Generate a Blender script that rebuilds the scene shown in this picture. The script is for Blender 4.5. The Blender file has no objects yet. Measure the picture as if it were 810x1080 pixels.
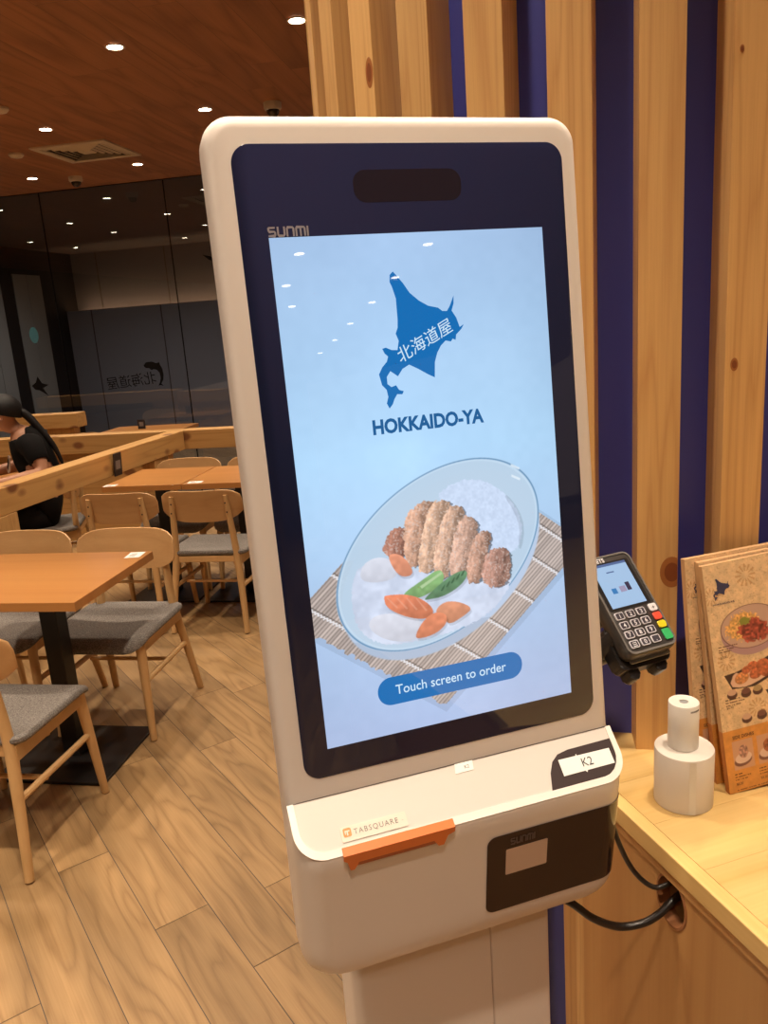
import bpy, bmesh, math, random
import numpy as np
from mathutils import Vector, Matrix
random.seed(7)
C = bpy.context.scene.collection
PI = math.pi
R = math.radians
sc = bpy.context.scene
sc.view_settings.view_transform = 'Standard'
sc.view_settings.look = 'None'
sc.view_settings.gamma = 1
sc.view_settings.exposure = 0
sc.view_settings.use_curve_mapping = False

# ------------------------------------------------------------------ colour
def lin(c):
    c = c / 255.0
    return c / 12.92 if c <= 0.04045 else ((c + 0.055) / 1.055) ** 2.4
def rgb(r, g, b):
    return (lin(r), lin(g), lin(b), 1.0)

# ------------------------------------------------------------------ materials
MATS = {}
def mat(name, col, rough=0.5, metal=0.0, emit=None, es=1.0, spec=0.5, coat=0.0, bump=0.0, bscale=200):
    m = bpy.data.materials.new(name); m.use_nodes = True
    nt = m.node_tree; b = nt.nodes['Principled BSDF']
    b.inputs['Base Color'].default_value = col
    b.inputs['Roughness'].default_value = rough
    b.inputs['Metallic'].default_value = metal
    b.inputs['Specular IOR Level'].default_value = spec
    b.inputs['Coat Weight'].default_value = coat
    b.inputs['Coat Roughness'].default_value = 0.05
    if emit:
        b.inputs['Emission Color'].default_value = emit
        b.inputs['Emission Strength'].default_value = es
    if bump:
        n = nt.nodes.new('ShaderNodeTexNoise'); n.inputs['Scale'].default_value = bscale
        tc = nt.nodes.new('ShaderNodeTexCoord'); nt.links.new(tc.outputs['Object'], n.inputs['Vector'])
        bp = nt.nodes.new('ShaderNodeBump'); bp.inputs['Strength'].default_value = bump; bp.inputs['Distance'].default_value = 0.002
        nt.links.new(n.outputs['Fac'], bp.inputs['Height']); nt.links.new(bp.outputs['Normal'], b.inputs['Normal'])
    MATS[name] = m
    return m

def wood(name, c1, c2, axis='Z', rings=14.0, stretch=0.06, rough=0.45, drift=(.86, 1.12), knots=0.0, cknot=None, attr=None, streak=0.5, coat=0.0, dist=3.0):
    """long grained timber, the grain running along one object axis"""
    m = bpy.data.materials.new(name); m.use_nodes = True
    nt = m.node_tree; N = nt.nodes; L = nt.links; b = N['Principled BSDF']
    tc = N.new('ShaderNodeTexCoord'); oi = N.new('ShaderNodeObjectInfo')
    off = N.new('ShaderNodeVectorMath'); off.operation = 'SCALE'
    cmb = N.new('ShaderNodeCombineXYZ')
    mr = N.new('ShaderNodeMath'); mr.operation = 'MULTIPLY'; mr.inputs[1].default_value = 37.0
    L.new(oi.outputs['Random'], mr.inputs[0])
    m2 = N.new('ShaderNodeMath'); m2.operation = 'MULTIPLY'; m2.inputs[1].default_value = 17.3
    L.new(oi.outputs['Random'], m2.inputs[0])
    L.new(mr.outputs[0], cmb.inputs[0]); L.new(m2.outputs[0], cmb.inputs[1]); L.new(mr.outputs[0], cmb.inputs[2])
    add = N.new('ShaderNodeVectorMath'); add.operation = 'ADD'
    L.new(tc.outputs['Object'], add.inputs[0]); L.new(cmb.outputs[0], add.inputs[1])
    src = add.outputs[0]
    if attr:
        at = N.new('ShaderNodeAttribute'); at.attribute_name = attr
        sc_ = N.new('ShaderNodeVectorMath'); sc_.operation = 'SCALE'; sc_.inputs['Scale'].default_value = 23.0
        L.new(at.outputs['Color'], sc_.inputs[0])
        a2 = N.new('ShaderNodeVectorMath'); a2.operation = 'ADD'
        L.new(src, a2.inputs[0]); L.new(sc_.outputs[0], a2.inputs[1]); src = a2.outputs[0]
    mp = N.new('ShaderNodeMapping')
    s = {'X': (stretch, 1, 1), 'Y': (1, stretch, 1), 'Z': (1, 1, stretch)}[axis]
    mp.inputs['Scale'].default_value = s
    L.new(src, mp.inputs['Vector'])
    n1 = N.new('ShaderNodeTexNoise'); n1.inputs['Scale'].default_value = rings * 0.45; n1.inputs['Detail'].default_value = 2.0
    L.new(mp.outputs[0], n1.inputs['Vector'])
    # rings
    mu = N.new('ShaderNodeMath'); mu.operation = 'MULTIPLY'; mu.inputs[1].default_value = dist * 6.0
    L.new(n1.outputs['Fac'], mu.inputs[0])
    fr = N.new('ShaderNodeMath'); fr.operation = 'PINGPONG'; fr.inputs[1].default_value = 1.0
    L.new(mu.outputs[0], fr.inputs[0])
    pw = N.new('ShaderNodeMath'); pw.operation = 'POWER'; pw.inputs[1].default_value = 2.2
    L.new(fr.outputs[0], pw.inputs[0])
    # fine fibre
    mp2 = N.new('ShaderNodeMapping')
    k = rings * 14
    s2 = {'X': (k * 0.02, k, k), 'Y': (k, k * 0.02, k), 'Z': (k, k, k * 0.02)}[axis]
    mp2.inputs['Scale'].default_value = s2
    L.new(src, mp2.inputs['Vector'])
    n2 = N.new('ShaderNodeTexNoise'); n2.inputs['Scale'].default_value = 1.0; n2.inputs['Detail'].default_value = 3.0
    L.new(mp2.outputs[0], n2.inputs['Vector'])
    mixf = N.new('ShaderNodeMath'); mixf.operation = 'MULTIPLY_ADD'
    mixf.inputs[1].default_value = streak; mixf.inputs[2].default_value = 0.0
    L.new(pw.outputs[0], mixf.inputs[0])
    ad = N.new('ShaderNodeMath'); ad.operation = 'MULTIPLY_ADD'; ad.inputs[1].default_value = 0.55
    L.new(n2.outputs['Fac'], ad.inputs[0]); L.new(mixf.outputs[0], ad.inputs[2])
    cl = N.new('ShaderNodeClamp'); L.new(ad.outputs[0], cl.inputs[0])
    mx = N.new('ShaderNodeMix'); mx.data_type = 'RGBA'
    mx.inputs['A'].default_value = c1; mx.inputs['B'].default_value = c2
    L.new(cl.outputs[0], mx.inputs['Factor'])
    # broad tone drift
    n3 = N.new('ShaderNodeTexNoise'); n3.inputs['Scale'].default_value = 6.0 if attr else 2.2; n3.inputs['Detail'].default_value = 2.0
    L.new(mp.outputs[0], n3.inputs['Vector'])
    hs = N.new('ShaderNodeHueSaturation')
    mrn = N.new('ShaderNodeMapRange'); mrn.inputs['From Min'].default_value = 0.3; mrn.inputs['From Max'].default_value = 0.7
    mrn.inputs['To Min'].default_value = drift[0]; mrn.inputs['To Max'].default_value = drift[1]
    L.new(n3.outputs['Fac'], mrn.inputs['Value']); L.new(mrn.outputs[0], hs.inputs['Value'])
    L.new(mx.outputs['Result'], hs.inputs['Color'])
    out = hs.outputs['Color']
    if attr:
        h2 = N.new('ShaderNodeHueSaturation'); sx = N.new('ShaderNodeSeparateColor')
        L.new(at.outputs['Color'], sx.inputs[0])
        r2 = N.new('ShaderNodeMapRange'); r2.inputs['To Min'].default_value = 0.94; r2.inputs['To Max'].default_value = 1.06
        L.new(sx.outputs[1], r2.inputs['Value']); L.new(r2.outputs[0], h2.inputs['Value']); L.new(out, h2.inputs['Color']); out = h2.outputs['Color']
    if knots:
        mp3 = N.new('ShaderNodeMapping'); s3 = {'X': (.6, 1, 1), 'Y': (1, .6, 1), 'Z': (1, 1, .6)}[axis]
        mp3.inputs['Scale'].default_value = s3; L.new(src, mp3.inputs['Vector'])
        vo = N.new('ShaderNodeTexVoronoi'); vo.inputs['Scale'].default_value = knots
        L.new(mp3.outputs[0], vo.inputs['Vector'])
        rp = N.new('ShaderNodeMapRange'); rp.inputs['From Min'].default_value = 0.16; rp.inputs['From Max'].default_value = 0.26
        rp.inputs['To Min'].default_value = 0.95; rp.inputs['To Max'].default_value = 0.0
        L.new(vo.outputs['Distance'], rp.inputs['Value'])
        kx = N.new('ShaderNodeMix'); kx.data_type = 'RGBA'; kx.inputs['B'].default_value = cknot
        L.new(out, kx.inputs['A']); L.new(rp.outputs[0], kx.inputs['Factor']); out = kx.outputs['Result']
    L.new(out, b.inputs['Base Color'])
    b.inputs['Roughness'].default_value = rough
    b.inputs['Coat Weight'].default_value = coat; b.inputs['Coat Roughness'].default_value = 0.25
    bp = N.new('ShaderNodeBump'); bp.inputs['Strength'].default_value = 0.12; bp.inputs['Distance'].default_value = 0.001
    L.new(n2.outputs['Fac'], bp.inputs['Height']); L.new(bp.outputs['Normal'], b.inputs['Normal'])
    return m

def attr_mat(name, emit=False, rough=0.4, es=1.0):
    m = bpy.data.materials.new(name); m.use_nodes = True
    nt = m.node_tree; b = nt.nodes['Principled BSDF']
    at = nt.nodes.new('ShaderNodeAttribute'); at.attribute_name = 'print'
    b.inputs['Roughness'].default_value = rough
    if emit:
        b.inputs['Base Color'].default_value = (0.005, 0.005, 0.005, 1)
        nt.links.new(at.outputs['Color'], b.inputs['Emission Color']); b.inputs['Emission Strength'].default_value = es
    else:
        nt.links.new(at.outputs['Color'], b.inputs['Base Color'])
    return m

PINE = wood('pine_batten', (.72, .445, .175, 1), (.50, .25, .085, 1), 'Z', 34, .035, .42, knots=0, streak=.42, dist=4.0)
PINEH = wood('pine_rail', (.62, .36, .13, 1), (.44, .22, .065, 1), 'X', 16, .06, .45, knots=7.0, cknot=(.22, .08, .03, 1), streak=.5)
COUNTER = wood('counter_pine', (.80, .56, .23, 1), (.62, .38, .12, 1), 'X', 12, .07, .35, streak=.5, coat=.15)
COUNTERY = wood('counter_border_pine', (.80, .56, .23, 1), (.64, .40, .13, 1), 'Y', 12, .05, .35, streak=.4, coat=.15)
PANEL = wood('cabinet_pine', (.60, .33, .12, 1), (.46, .22, .07, 1), 'Z', 9, .09, .45, streak=.45)
FLOORM = wood('oak_plank_floor', (.47, .295, .135, 1), (.225, .125, .050, 1), 'X', 18, .16, .42, knots=0, attr='plank', streak=.42, dist=2.6, drift=(.66, 1.16))
CEILM = wood('red_brown_ceiling_plank', (.46, .20, .085, 1), (.27, .105, .040, 1), 'Y', 6, .12, .5, streak=.55, attr='plank')
CHAIRW = wood('beech_chair', (.70, .44, .20, 1), (.57, .33, .13, 1), 'Z', 10, .1, .4, streak=.3)
CHAIRB = wood('beech_plywood', (.64, .38, .17, 1), (.52, .28, .11, 1), 'X', 9, .1, .4, streak=.35)
TABLEM = wood('table_veneer', (.56, .26, .080, 1), (.45, .18, .048, 1), 'X', 5, .12, .3, streak=.35, coat=.2)

WHITE = mat('kiosk_white_plastic', (.78, .71, .655, 1), .38)
RIMLIT = mat('kiosk_rim_lit', (.86, .80, .74, 1), .4)  # lighter copy of the kiosk white, for light on the upward bevel
SHELFP = mat('kiosk_shelf_plastic', (.66, .60, .55, 1), .42)
GLASSBLK = mat('black_glass_blue_sheen', (.015, .019, .055, 1), .02, spec=.6)  # navy in the base colour stands for blue reflected in the glass
SMOKEBLK = mat('smoked_black_plastic', (.035, .022, .018, 1), .12, spec=.5)
SMOKEBLK2 = mat('smoked_pad', (.06, .045, .045, 1), .25)
LABELW = mat('white_label', (.85, .84, .80, 1), .6)
STICKER = mat('cream_sticker', (.78, .68, .58, 1), .35)
ORANGE = mat('orange_plastic', (.72, .19, .045, 1), .4)
ORANGED = mat('orange_logo', (.80, .30, .10, 1), .5)
DARKTXT = mat('dark_print', (.03, .03, .035, 1), .6)
GREYTXT = mat('grey_print', (.20, .18, .17, 1), .6)
SILVTXT = mat('silver_print', (.30, .28, .30, 1), .5)
METALW = mat('receipt_shutter', (.62, .50, .42, 1), .35, metal=.3)
BLUEWALL = mat('navy_paint', (.042, .048, .27, 1), .45)
BLACKM = mat('black_powder_coat', (.012, .010, .010, 1), .45)
SEATF = mat('grey_seat_fabric', (.18, .16, .142, 1), .9, bump=.5, bscale=500)
_nt = SEATF.node_tree; _n = _nt.nodes.new('ShaderNodeTexNoise'); _n.inputs['Scale'].default_value = 260; _n.inputs['Detail'].default_value = 3
_tc = _nt.nodes.new('ShaderNodeTexCoord'); _nt.links.new(_tc.outputs['Object'], _n.inputs['Vector'])
_r = _nt.nodes.new('ShaderNodeValToRGB'); _r.color_ramp.elements[0].position = .35; _r.color_ramp.elements[0].color = (.10, .088, .078, 1); _r.color_ramp.elements[1].position = .65; _r.color_ramp.elements[1].color = (.29, .26, .235, 1)
_nt.links.new(_n.outputs['Fac'], _r.inputs['Fac']); _nt.links.new(_r.outputs['Color'], _nt.nodes['Principled BSDF'].inputs['Base Color'])
PAPER = mat('white_paper', (.80, .76, .70, 1), .7)
PAPERW = mat('paper_roll_side', (.76, .70, .63, 1), .75)
CORE = mat('roll_core', (.30, .30, .30, 1), .6)
RUBBER = mat('black_cable', (.02, .016, .014, 1), .3)
TERM = mat('terminal_shell', (.055, .050, .048, 1), .38)
TERMD = mat('terminal_dark', (.02, .018, .018, 1), .3)
TERMG = mat('terminal_grey', (.16, .15, .14, 1), .3)
KEYM = mat('grey_key', (.62, .60, .66, 1), .4)
KEYC = mat('dark_key', (.05, .045, .06, 1), .4)
KRED = mat('red_key', (.75, .09, .05, 1), .4)
KYEL = mat('yellow_key', (.80, .62, .02, 1), .4)
KGRN = mat('green_key', (.04, .42, .13, 1), .4)
KWHT = mat('white_key', (.75, .74, .78, 1), .4)
BRASSR = mat('hole_ring', (.32, .13, .05, 1), .5)
HOLE = mat('cable_hole_dark', (.06, .022, .01, 1), .8)
CEILW = mat('white_fitting', (.62, .55, .46, 1), .5)
VENTF = mat('vent_frame', (.68, .58, .46, 1), .5)
VENTD = mat('vent_slot', (.05, .028, .016, 1), .6)
SKIN = mat('skin', (.50, .24, .14, 1), .5)
HAIR = mat('black_hair', (.006, .004, .004, 1), .55, spec=.3)
TEE = mat('black_cotton', (.007, .006, .006, 1), .9, spec=.15)
TROUS = mat('dark_trousers', (.010, .008, .008, 1), .9, spec=.15)
TEEP = mat('tee_print', (.34, .22, .15, 1), .8)
PLATEW = mat('white_plate', (.75, .70, .62, 1), .3)
FOODY = mat('food', (.62, .42, .20, 1), .6)
LAMP = mat('lamp_diffuser', (1, 1, 1, 1), .5, emit=(1, .86, .66, 1), es=38)
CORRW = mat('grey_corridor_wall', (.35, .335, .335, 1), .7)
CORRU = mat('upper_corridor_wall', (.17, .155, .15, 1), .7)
DECAL = mat('black_vinyl', (.006, .005, .005, 1), .8, spec=.1)
CORRD = mat('corridor_dark_frame', (.018, .013, .010, 1), .5)
CORRP = mat('corridor_panel', (.40, .38, .32, 1), .6)
CORRC = mat('corridor_ceiling', (.10, .085, .075, 1), .7)
COVE = mat('cove_strip', (1, .8, .6, 1), .5, emit=(1, .62, .34, 1), es=13.0)
CHROME = mat('screw', (.02, .018, .016, 1), .5)
SIGNB = mat('black_sign', (.02, .016, .02, 1), .4)
SEAM = mat('seam_dark', (.10, .075, .06, 1), .7)
LOGOBLUE = mat('screen_blue', (.005, .01, .02, 1), .02, emit=rgb(12, 108, 180), es=1.0)
LOGOTXT = mat('screen_blue_text', (.005, .01, .02, 1), .02, emit=rgb(20, 92, 150), es=1.0)
BTNBLUE = mat('screen_button', (.005, .01, .02, 1), .02, emit=rgb(28, 112, 182), es=1.0)
SCRW = mat('screen_white', (.01, .01, .01, 1), .02, emit=rgb(205, 232, 250), es=1.0)
TSCR = mat('terminal_screen', (.01, .01, .01, 1), .08, emit=rgb(165, 195, 228), es=1.0)
TSCR2 = mat('terminal_screen_bar', (.01, .01, .01, 1), .08, emit=rgb(85, 105, 150), es=1.0)
TSCR3 = mat('terminal_screen_blue', (.01, .01, .01, 1), .08, emit=rgb(60, 125, 185), es=1.0)
TSCR4 = mat('terminal_screen_dark', (.01, .01, .01, 1), .08, emit=rgb(60, 50, 75), es=1.0)
MAPD = mat('menu_map', (.045, .045, .10, 1), .5)
BROWNTXT = mat('menu_text', (.16, .07, .03, 1), .5)

def glass_mat():
    m = bpy.data.materials.new('storefront_glass'); m.use_nodes = True
    nt = m.node_tree; N = nt.nodes; L = nt.links
    N.remove(N['Principled BSDF'])
    out = N['Material Output']
    tr = N.new('ShaderNodeBsdfTransparent'); tr.inputs[0].default_value = (.78, .78, .80, 1)
    gl = N.new('ShaderNodeBsdfGlossy'); gl.inputs['Roughness'].default_value = 0.0; gl.inputs[0].default_value = (1, 1, 1, 1)
    fr = N.new('ShaderNodeFresnel'); fr.inputs['IOR'].default_value = 1.9
    mx = N.new('ShaderNodeMixShader')
    ge = N.new('ShaderNodeNewGeometry'); ml = N.new('ShaderNodeMath'); ml.operation = 'SUBTRACT'; ml.use_clamp = True
    L.new(fr.outputs[0], ml.inputs[0]); L.new(ge.outputs['Backfacing'], ml.inputs[1])
    L.new(ml.outputs[0], mx.inputs[0]); L.new(tr.outputs[0], mx.inputs[1]); L.new(gl.outputs[0], mx.inputs[2])
    L.new(mx.outputs[0], out.inputs['Surface'])
    return m
GLASS = glass_mat()

# ------------------------------------------------------------------ mesh helpers
class MB:
    def __init__(s):
        s.bm = bmesh.new(); s.mats = []; s.mi = 0
    def m(s, material):
        if material not in s.mats: s.mats.append(material)
        s.mi = s.mats.index(material); return s
    def _f(s, vs, smooth=False):
        try:
            f = s.bm.faces.new(vs)
        except ValueError:
            return None
        f.material_index = s.mi; f.smooth = smooth; return f
    def box(s, x0, x1, y0, y1, z0, z1, M=None, bev=0.0):
        b2 = bmesh.new()
        vs = [b2.verts.new((x, y, z)) for x in (x0, x1) for y in (y0, y1) for z in (z0, z1)]
        for q in ((0, 1, 3, 2), (4, 6, 7, 5), (0, 4, 5, 1), (2, 3, 7, 6), (0, 2, 6, 4), (1, 5, 7, 3)):
            b2.faces.new([vs[i] for i in q])
        if bev: bmesh.ops.bevel(b2, geom=list(b2.edges), offset=bev, segments=2, profile=.5, affect='EDGES')
        s._merge(b2, M, smooth=False); return s
    def _merge(s, b2, M=None, smooth=None):
        mp = {}
        for v in b2.verts:
            co = M @ v.co if M else v.co
            mp[v] = s.bm.verts.new(co)
        for f in b2.faces:
            g = s._f([mp[v] for v in f.verts], f.smooth if smooth is None else smooth)
        b2.free()
    def ring_loft(s, rings, cap0=True, cap1=True, closed=True, smooth=True, M=None):
        V = [[s.bm.verts.new(M @ Vector(p) if M else Vector(p)) for p in r] for r in rings]
        n = len(V[0])
        for a, b in zip(V, V[1:]):
            for i in range(n if closed else n - 1):
                j = (i + 1) % n
                s._f([a[i], a[j], b[j], b[i]], smooth)
        if cap0: s._f(list(reversed(V[0])))
        if cap1: s._f(V[-1])
        return s
    def prism(s, poly, h0, h1, M=None, bev=0.0, smooth=False):
        """poly in xy, extruded along z"""
        b2 = bmesh.new()
        a = [b2.verts.new((p[0], p[1], h0)) for p in poly]; b = [b2.verts.new((p[0], p[1], h1)) for p in poly]
        n = len(poly)
        fb = b2.faces.new(list(reversed(a))); ft = b2.faces.new(b)
        for i in range(n): b2.faces.new([a[i], a[(i + 1) % n], b[(i + 1) % n], b[i]])
        if bev:
            bmesh.ops.bevel(b2, geom=[e for e in b2.edges if e in set(fb.edges) | set(ft.edges)], offset=bev, segments=2, profile=.5, affect='EDGES')
        s._merge(b2, M, smooth=smooth); return s
    def flat(s, poly, h=0.0, M=None):
        s._f([s.bm.verts.new(M @ Vector((p[0], p[1], h)) if M else Vector((p[0], p[1], h))) for p in poly]); return s
    def tube(s, pts, rad, seg=12, cap=True, sx=1.0):
        pts = [Vector(p) for p in pts]; n = len(pts)
        rad = rad if isinstance(rad, (list, tuple)) else [rad] * n
        rings = []; up = None
        for i, p in enumerate(pts):
            d = (pts[min(i + 1, n - 1)] - pts[max(i - 1, 0)]).normalized()
            if up is None:
                up = Vector((0, 0, 1)) if abs(d.z) < .9 else Vector((1, 0, 0))
            a = d.cross(up).normalized(); b = a.cross(d).normalized(); up = b
            rings.append([p + (a * math.cos(t) * sx + b * math.sin(t)) * rad[i] for t in [2 * PI * k / seg for k in range(seg)]])
        s.ring_loft(rings, cap, cap); return s
    def lathe(s, prof, c=(0, 0, 0), seg=32, M=None):
        rings = [[(c[0] + r * math.cos(2 * PI * k / seg), c[1] + r * math.sin(2 * PI * k / seg), c[2] + z) for k in range(seg)] for r, z in prof]
        s.ring_loft(rings, True, True, M=M); return s
    def obj(s, name, parent=None, autosmooth=True, subs=0):
        bmesh.ops.recalc_face_normals(s.bm, faces=list(s.bm.faces))
        me = bpy.data.meshes.new(name); s.bm.to_mesh(me); s.bm.free()
        for m in s.mats: me.materials.append(m)
        o = bpy.data.objects.new(name, me); C.objects.link(o)
        if parent: o.parent = parent
        if autosmooth and any(p.use_smooth for p in me.polygons):
            try: me.set_sharp_from_angle(angle=R(40))
            except Exception: pass
        if subs:
            md = o.modifiers.new('sub', 'SUBSURF'); md.levels = subs; md.render_levels = subs
        return o

def rr(x0, y0, x1, y1, r, n=8, rs=None):
    """rounded rectangle, counter clockwise"""
    rs = rs or (r, r, r, r)
    P = []
    for (cx, cy, a0, q) in ((x1, y0, -90, rs[1]), (x1, y1, 0, rs[2]), (x0, y1, 90, rs[3]), (x0, y0, 180, rs[0])):
        sx = -1 if cx == x1 else 1; sy = -1 if cy == y1 else 1
        if q <= 0: P.append((cx, cy)); continue
        for k in range(n + 1):
            a = R(a0 + 90 * k / n)
            P.append((cx + sx * q + q * math.cos(a), cy + sy * q + q * math.sin(a)))
    return P

def thing(name, label, cat, loc=(0, 0, 0), rz=0, group=None, M=None):
    o = bpy.data.objects.new(name, None); C.objects.link(o); o.empty_display_size = .1
    if M is not None: o.matrix_world = M
    else: o.location = loc; o.rotation_euler = (0, 0, rz)
    o['label'] = label; o['category'] = cat
    if group: o['group'] = group
    return o
def tag(o, label, cat, group=None):
    o['label'] = label; o['category'] = cat
    if group: o['group'] = group
    return o
def struct(o):
    o['kind'] = 'structure'; return o
def dup(root, loc, rz, label, group=None):
    r = root.copy(); C.objects.link(r); r.location = loc; r.rotation_euler = (0, 0, rz); r['label'] = label
    if group: r['group'] = group
    for ch in list(root.children):
        c = ch.copy(); C.objects.link(c); c.parent = r
        for g in list(ch.children):
            d = g.copy(); C.objects.link(d); d.parent = c
    return r

def add_text(mb, body, size, M, material, bold=0.0, align='CENTER', sx=1.0, h=0.0, shear=0.0, spacing=1.0):
    """lettering as flat faces; size is the cap height"""
    cu = bpy.data.curves.new('t', 'FONT'); cu.body = body; cu.size = 1.0; cu.offset = bold; cu.align_x = align
    cu.shear = shear; cu.space_character = spacing; cu.resolution_u = 3
    o = bpy.data.objects.new('t', cu); C.objects.link(o)
    dg = bpy.context.evaluated_depsgraph_get(); dg.update()
    me = bpy.data.meshes.new_from_object(o.evaluated_get(dg))
    s = size / 0.70
    mb.m(material)
    vs = [mb.bm.verts.new(M @ Vector((v.co.x * s * sx, v.co.y * s, h))) for v in me.vertices]
    for p in me.polygons: mb._f([vs[i] for i in p.vertices])
    bpy.data.objects.remove(o); bpy.data.curves.remove(cu); bpy.data.meshes.remove(me)

# ------------------------------------------------------------------ restaurant frame: a = right, b = forward, turned 28 degrees
TH = R(28)
UR = Vector((math.cos(TH), -math.sin(TH), 0)); VR = Vector((math.sin(TH), math.cos(TH), 0))
def ab(a, b, z=0.0): return UR * a + VR * b + Vector((0, 0, z))
MR = Matrix.Rotation(-TH, 4, 'Z')

# ------------------------------------------------------------------ camera
cam = bpy.data.cameras.new('camera'); co = bpy.data.objects.new('camera', cam); C.objects.link(co)
cr = Vector((.9471, -.3131, -.0706)); cd = Vector((-.1394, -.2033, -.9691)); cf = Vector((.2891, .9277, -.2362))
cf.normalize(); cr = (cr - cf * cr.dot(cf)).normalized(); cup = cr.cross(cf)
co.matrix_world = Matrix(((cr.x, cup.x, -cf.x, 0), (cr.y, cup.y, -cf.y, 0), (cr.z, cup.z, -cf.z, 1.6), (0, 0, 0, 1)))
cam.sensor_fit = 'VERTICAL'; cam.sensor_height = 24; cam.lens = 24 * 840 / 1080; cam.clip_start = .05; cam.clip_end = 60
sc.camera = co

# ------------------------------------------------------------------ floor: laid planks
def build_floor():
    d = Vector((math.cos(R(-73.3)), math.sin(R(-73.3)), 0)); n = Vector((.958, .2873, 0))
    M = Matrix(((d.x, n.x, 0, 0), (d.y, n.y, 0, 0), (0, 0, 1, 0), (0, 0, 0, 1)))
    P = .157; Lp = 1.22; g = .0012
    verts = []; faces = []; cols = []
    rnd = random.Random(3)
    known = {1: -1.962, 2: -1.666, 0: -2.40}
    for k in range(-50, 42):
        y0 = .302 + P * k
        s0 = known.get(k, rnd.uniform(0, Lp))
        s0 -= math.ceil((s0 + 14) / Lp) * Lp
        x = s0
        while x < 9:
            # keep to the room's area
            i = len(verts)
            verts += [(x + g, y0 + g, 0), (x + Lp - g, y0 + g, 0), (x + Lp - g, y0 + P - g, 0), (x + g, y0 + P - g, 0)]
            faces.append((i, i + 1, i + 2, i + 3)); cols.append((rnd.random(), rnd.random(), rnd.random(), 1))
            x += Lp
    i = len(verts)
    verts += [(-16, -9, -.0015), (11, -9, -.0015), (11, 8, -.0015), (-16, 8, -.0015)]
    faces.append((i, i + 1, i + 2, i + 3)); cols.append((.5, .5, .5, 1))
    me = bpy.data.meshes.new('floor'); me.from_pydata(verts, [], faces)
    at = me.color_attributes.new('plank', 'FLOAT_COLOR', 'CORNER')
    k = 0
    for p in me.polygons:
        for _ in p.loop_indices: at.data[k].color = cols[p.index]; k += 1
    me.materials.append(FLOORM); me.materials.append(SEAM); me.polygons[len(faces) - 1].material_index = 1
    o = bpy.data.objects.new('floor', me); C.objects.link(o); o.matrix_world = M
    struct(o)
build_floor()

def build_ceiling():
    verts = []; faces = []; cols = []; rnd = random.Random(5)
    P = .19; Lp = 1.4; g = .0008
    a = -10.0
    while a < 10:
        b = -10 + rnd.uniform(-Lp, 0)
        while b < 7.5:
            b1 = min(b + Lp, 7.5); i = len(verts)
            verts += [(a + g, b + g, 0), (a + P - g, b + g, 0), (a + P - g, b1 - g, 0), (a + g, b1 - g, 0)]
            faces.append((i, i + 3, i + 2, i + 1)); cols.append((rnd.random(), rnd.random(), rnd.random(), 1)); b += Lp
        a += P
    i = len(verts)
    verts += [(-10, -11.4, .002), (10, -11.4, .002), (10, 7.5, .002), (-10, 7.5, .002)]
    faces.append((i, i + 3, i + 2, i + 1)); cols.append((.5, .5, .5, 1))
    me = bpy.data.meshes.new('ceiling'); me.from_pydata(verts, [], faces)
    at = me.color_attributes.new('plank', 'FLOAT_COLOR', 'CORNER'); k = 0
    for p in me.polygons:
        for _ in p.loop_indices: at.data[k].color = cols[p.index]; k += 1
    me.materials.append(CEILM); me.materials.append(SEAM); me.polygons[len(faces) - 1].material_index = 1
    o = bpy.data.objects.new('ceiling', me); C.objects.link(o); o.matrix_world = Matrix.Translation((0, 0, 3.0)) @ MR
    struct(o)
build_ceiling()

# ------------------------------------------------------------------ glass front with the corridor behind it
def rbox(name, a0, a1, b0, b1, z0, z1, material, parent=None, bev=0.0):
    mb = MB().m(material); mb.box(a0, a1, b0, b1, z0, z1, M=MR, bev=bev); return mb.obj(name, parent)

GB = 7.5
edges = [-8.4, -7.125, -5.845, -4.565, -3.285, -2.005, -.725, .555]
panes = []
for i in range(len(edges) - 1):
    p = rbox('window_%d' % (i + 1), edges[i] + .004, edges[i + 1] - .004, GB, GB + .012, .02, 2.998, GLASS)
    struct(p); panes.append(p)
    mb = MB().m(DECAL); mb.box(edges[i + 1] - .0035, edges[i + 1] + .0035, GB - .001, GB + .013, .02, 2.998, M=MR)
    mb.obj('joint', p)
struct(rbox('trim_1', -8.4, .56, GB - .01, GB + .03, 0.0, .02, BLACKM))
# corridor shell
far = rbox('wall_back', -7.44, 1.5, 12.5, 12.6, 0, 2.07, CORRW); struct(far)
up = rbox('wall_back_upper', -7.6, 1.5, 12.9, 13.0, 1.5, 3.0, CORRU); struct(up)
cv = rbox('cove_light', -7.3, 1.5, 12.68, 12.74, 1.94, 1.96, COVE)
tag(cv, 'long warm cove light strip washing the grey wall beyond the glass', 'light')
struct(rbox('trim_2', -7.6, 1.5, 12.6, 12.9, 1.88, 1.92, CORRD))
for k in range(8):
    mb = MB().m(SEAM); a = -7.0 + 1.22 * k
    mb.box(a - .008, a + .008, 12.494, 12.499, 0.0, 2.06, M=MR); mb.obj('joint', far)
    mb = MB().m(SEAM); mb.box(a - .008, a + .008, 12.894, 12.899, 2.0, 3.0, M=MR); mb.obj('joint', up)
struct(rbox('ceiling_corridor', -8.8, 1.5, GB + .05, 13.0, 3.0, 3.05, CORRC))
struct(rbox('trim_3', -8.4, .56, GB - .012, GB + .05, 2.992, 3.03, CORRD))  # dark head trim added to hide a bright line above the glass
sw = rbox('wall_left', -7.6, -7.46, GB + .05, 12.9, 0, 3.0, CORRD); struct(sw)
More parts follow.
